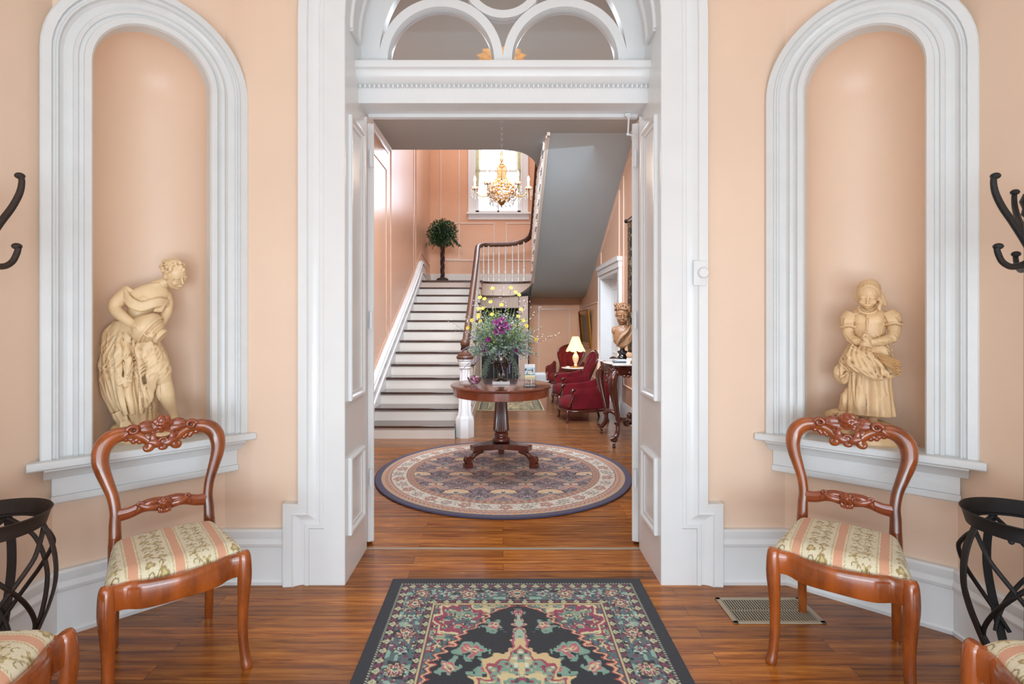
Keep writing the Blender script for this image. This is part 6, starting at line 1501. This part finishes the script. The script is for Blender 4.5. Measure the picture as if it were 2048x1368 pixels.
# ------------------------------------------------------------------ chandelier above the round table
def chandelier():
    X0, Y0 = -.012, 4.75; r = thing('chandelier', 'gilt and crystal chandelier with candle arms hanging on a chain before the stair window', 'chandelier', (X0, Y0, 0)); rnd = random.Random(12)
    z = lambda py: H-(py-CY)*Y0/F
    k_ = Y0/F
    mb = MB(); zc = z(303); i = 0
    while zc < HZ-.06:
        a = PI/2*(i % 2); mb.tube([V(.007*math.cos(t)*math.cos(a), .007*math.cos(t)*math.sin(a), zc+.012+.016*math.sin(t)) for t in [TAU*j/10 for j in range(10)]], .0022, 5, closed=True); zc += .026; i += 1
    mb.build('chain', mat('dark_bronze_chain', '2e2824', .5), r)
    mb = MB(); mb.lathe([(.02, HZ-.085), (.05, HZ-.075), (.06, HZ-.05), (.14, HZ-.03), (.2, HZ-.015), (.235, HZ)], seg=48, flute=(12, HZ-.06, HZ+.01, .16)); mb.build('ceiling_rose', mat('gilt_plaster_glow', 'e0b878', .5, var=.3, vscale=20, emis='c08040', estr=.25), r, smooth=40)  # emission added so the rose shows brighter, it is no lamp
    mb = MB(); mb.lathe([(.004, z(303)), (.012, z(308)), (.006, z(314)), (.014, z(320)), (.006, z(326)), (.030, z(329)), (.034, z(333)), (.008, z(337)), (.007, z(395)), (.03, z(400)), (.036, z(404)), (.020, z(409)), (.006, z(411)), (.004, z(416))], seg=20); mb.build('stem', M_gold, r, smooth=60)
    def bead(mb, c, q): mb.ell(c, q, seg=6, rg=4)
    # strings of beads from crown to the basket
    mb = MB()
    for k in range(18):
        a = TAU*k/18
        for j in range(13):
            t = j/12; q = .034+.055*t**2.6+.006*math.sin(t*9); bead(mb, V(q*math.cos(a), q*math.sin(a), z(333)+(z(371)-z(333))*t), .0065)
    tag(mb.build('bead_strand', M_amber, r, 60), kind='stuff')
    mb = MB(); ms = MB()
    for py, q, n in ((366, .075, 20), (372, .11, 26), (379, .128, 32), (386, .125, 32), (392, .108, 28), (398, .07, 20)):
        for k in range(n):
            a = TAU*(k+(py % 2)*.5)/n; bead(mb if (k % 3) else ms, V(q*math.cos(a), q*math.sin(a), z(py)+rnd.uniform(-.008, .008)), rnd.uniform(.010, .0145))
    for q, py in ((.078, 368), (.128, 384), (.07, 401)): mb.tube([V(q*math.cos(t), q*math.sin(t), z(py)) for t in [TAU*j/30 for j in range(30)]], .005, 6, closed=True)
    tag(mb.build('bead_basket', M_amber, r, 60), kind='stuff'); tag(ms.build('crystal_basket', M_crystal, r, 60), kind='stuff')
    mb = MB()
    for k in range(40):
        a = rnd.uniform(0, TAU); q = rnd.uniform(.03, .12); zz = z(rnd.uniform(315, 345)); q = rnd.uniform(.04, .1)
        for j in range(3): bead(mb, V(q*math.cos(a), q*math.sin(a), zz-.012*j), .0038)
    for k in range(16):
        a = TAU*k/16
        for j in range(6): t = j/5; bead(mb, V((.11-.0*t)*math.cos(a+.2*t), .11*math.sin(a+.2*t), z(400)-.03*math.sin(t*PI)), .0045)
        bead(mb, V(.11*math.cos(a), .11*math.sin(a), z(408)), .007)
    tag(mb.build('crystal_drop', M_crystal, r, 60), kind='stuff')
    for k, (a, dz) in enumerate(((PI+.12, 0), (-.12, 0), (.95, .0), (2.05, 0), (-.95, 0), (-2.1, 0))):
        c, s = math.cos(a), math.sin(a); R0 = .245; zb = z(380)
        arm = thing('arm', None, None); arm.parent = r
        mb = MB(); mb.tube([(.09*c, .09*s, z(390), .005), (.14*c, .14*s, z(393), .005), (.19*c, .19*s, z(394), .005), (.232*c, .232*s, z(387), .005), (R0*c, R0*s, zb, .006)], 0, 7, smooth=4); mb.build('branch', M_gold, arm, smooth=60)
        mb = MB(); mb.lathe([(.010, zb-.004), (.030, zb), (.036, zb+.012), (.034, zb+.018), (.012, zb+.016)], c=(R0*c, R0*s, 0), seg=20); mb.build('drip_pan', mat('rosy_drip_pan', 'b98a74', .35), arm, smooth=50)
        mb = MB(); mb.lathe([(.010, zb+.012), (.010, zb+.068), (.004, zb+.070)], c=(R0*c, R0*s, 0), seg=10); mb.build('candle', M_wax, arm, smooth=50)
        mb = MB(); mb.lathe([(.005, zb+.068), (.0105, zb+.080), (.0115, zb+.090), (.006, zb+.112), (.001, zb+.122)], c=(R0*c, R0*s, 0), seg=10); mb.build('bulb', M_bulb, arm, smooth=60)
        mb = MB()
        for q in range(7):
            t = a+q*TAU/7
            for j in range(5+(q % 2)*2): bead(mb, V(R0*c+.032*math.cos(t), R0*s+.032*math.sin(t), zb-.004-.0135*j), .0048)
        for j in range(12): t = j/11; q = R0-.02-(R0-.13)*t; bead(mb, V(q*c, q*s, zb-.03-.06*math.sin(t*PI)), .0045)
        tag(mb.build('crystal_strand', M_crystal, arm, 60), kind='stuff')
    li = bpy.data.lights.new('chandelier_light', 'POINT'); li.energy = 6; li.color = (1, .8, .55); li.shadow_soft_size = .15; o = bpy.data.objects.new('chandelier_light', li); COL.objects.link(o); o.location = (X0, Y0, 2.75)
chandelier()

# ------------------------------------------------------------------ light, world, camera
def area(name, loc, rot, sx, sy, E, col=(1, 1, 1)):
    li = bpy.data.lights.new(name, 'AREA'); li.shape = 'RECTANGLE'; li.size = sx; li.size_y = sy; li.energy = E; li.color = col
    o = bpy.data.objects.new(name, li); COL.objects.link(o); o.location = loc; o.rotation_euler = [math.radians(a) for a in rot]; return o
area('vestibule_top_fill', (0, .5, 3.85), (0, 0, 0), 3.0, 2.2, 16, (.80, .98, 1))  # unseen overhead fill added to brighten the vestibule, not a real fixture
area('entrance_daylight', (.1, -1.4, 1.05), (86, 0, 0), 3.6, 2.0, 84, (.81, .98, 1))
area('low_floor_fill', (.05, -1.3, .34), (92, 0, 0), 3.4, .6, 36, (.82, .98, 1))  # added fill near the floor, lifts the skirting and lower walls
area('hall_top_fill', (0, 5.45, 3.72), (0, 0, 0), 2.6, .9, 74, (.90, .98, .98))  # added fill hidden behind the lintel, lights the hall and round rug
area('hall_front_fill', (0, 3.35, 3.5), (62, 0, 0), 2.6, .4, 58, (.95, .98, .95)).data.spread = math.radians(86)  # unseen fill added above the doorway to brighten the stair risers
area('hall_far_fill', (.4, 6.9, 3.6), (52, 0, -8), 1.6, .5, 13, (.86, .98, 1)).data.spread = math.radians(90)  # extra fill added for the dim far end of the hall
area('stairwell_top_fill', (-.3, 9.3, 6.4), (0, 0, 0), 2.4, 3.0, 82, (.97, .98, .93))  # out-of-view fill added over the stairwell
area('stair_window_light', (-.1, 11.75, 4.9), (-85, 0, 0), .9, 2.2, 55, (.95, .97, 1))
w = bpy.data.worlds.new('World'); SC.world = w; w.use_nodes = True; w.node_tree.nodes['Background'].inputs[0].default_value = (.93, .96, 1, 1); w.node_tree.nodes['Background'].inputs[1].default_value = 2.2
cam = bpy.data.cameras.new('Camera'); co = bpy.data.objects.new('Camera', cam); COL.objects.link(co)
co.location = (0, 0, H); co.rotation_euler = (PI/2, 0, 0)
cam.sensor_width = 36; cam.lens = F/2048*36; cam.shift_x = (1024-CX)/2048; cam.shift_y = (CY-684)/2048; cam.clip_start = .05
SC.camera = co
SC.view_settings.view_transform = 'Standard'; SC.view_settings.look = 'None'; SC.view_settings.exposure = .12
SC.view_settings.use_white_balance = True; SC.view_settings.white_balance_temperature = 5850; SC.view_settings.white_balance_tint = 12
SC.cycles.use_denoising = True; SC.cycles.use_adaptive_sampling = True; SC.cycles.adaptive_threshold = .03; SC.cycles.max_bounces = 7; SC.cycles.diffuse_bounces = 4; SC.cycles.glossy_bounces = 3; SC.cycles.transmission_bounces = 5; SC.cycles.transparent_max_bounces = 12
SC.cycles.sample_clamp_indirect = 4; SC.cycles.caustics_reflective = False; SC.cycles.caustics_refractive = False
bpy.context.view_layer.update()
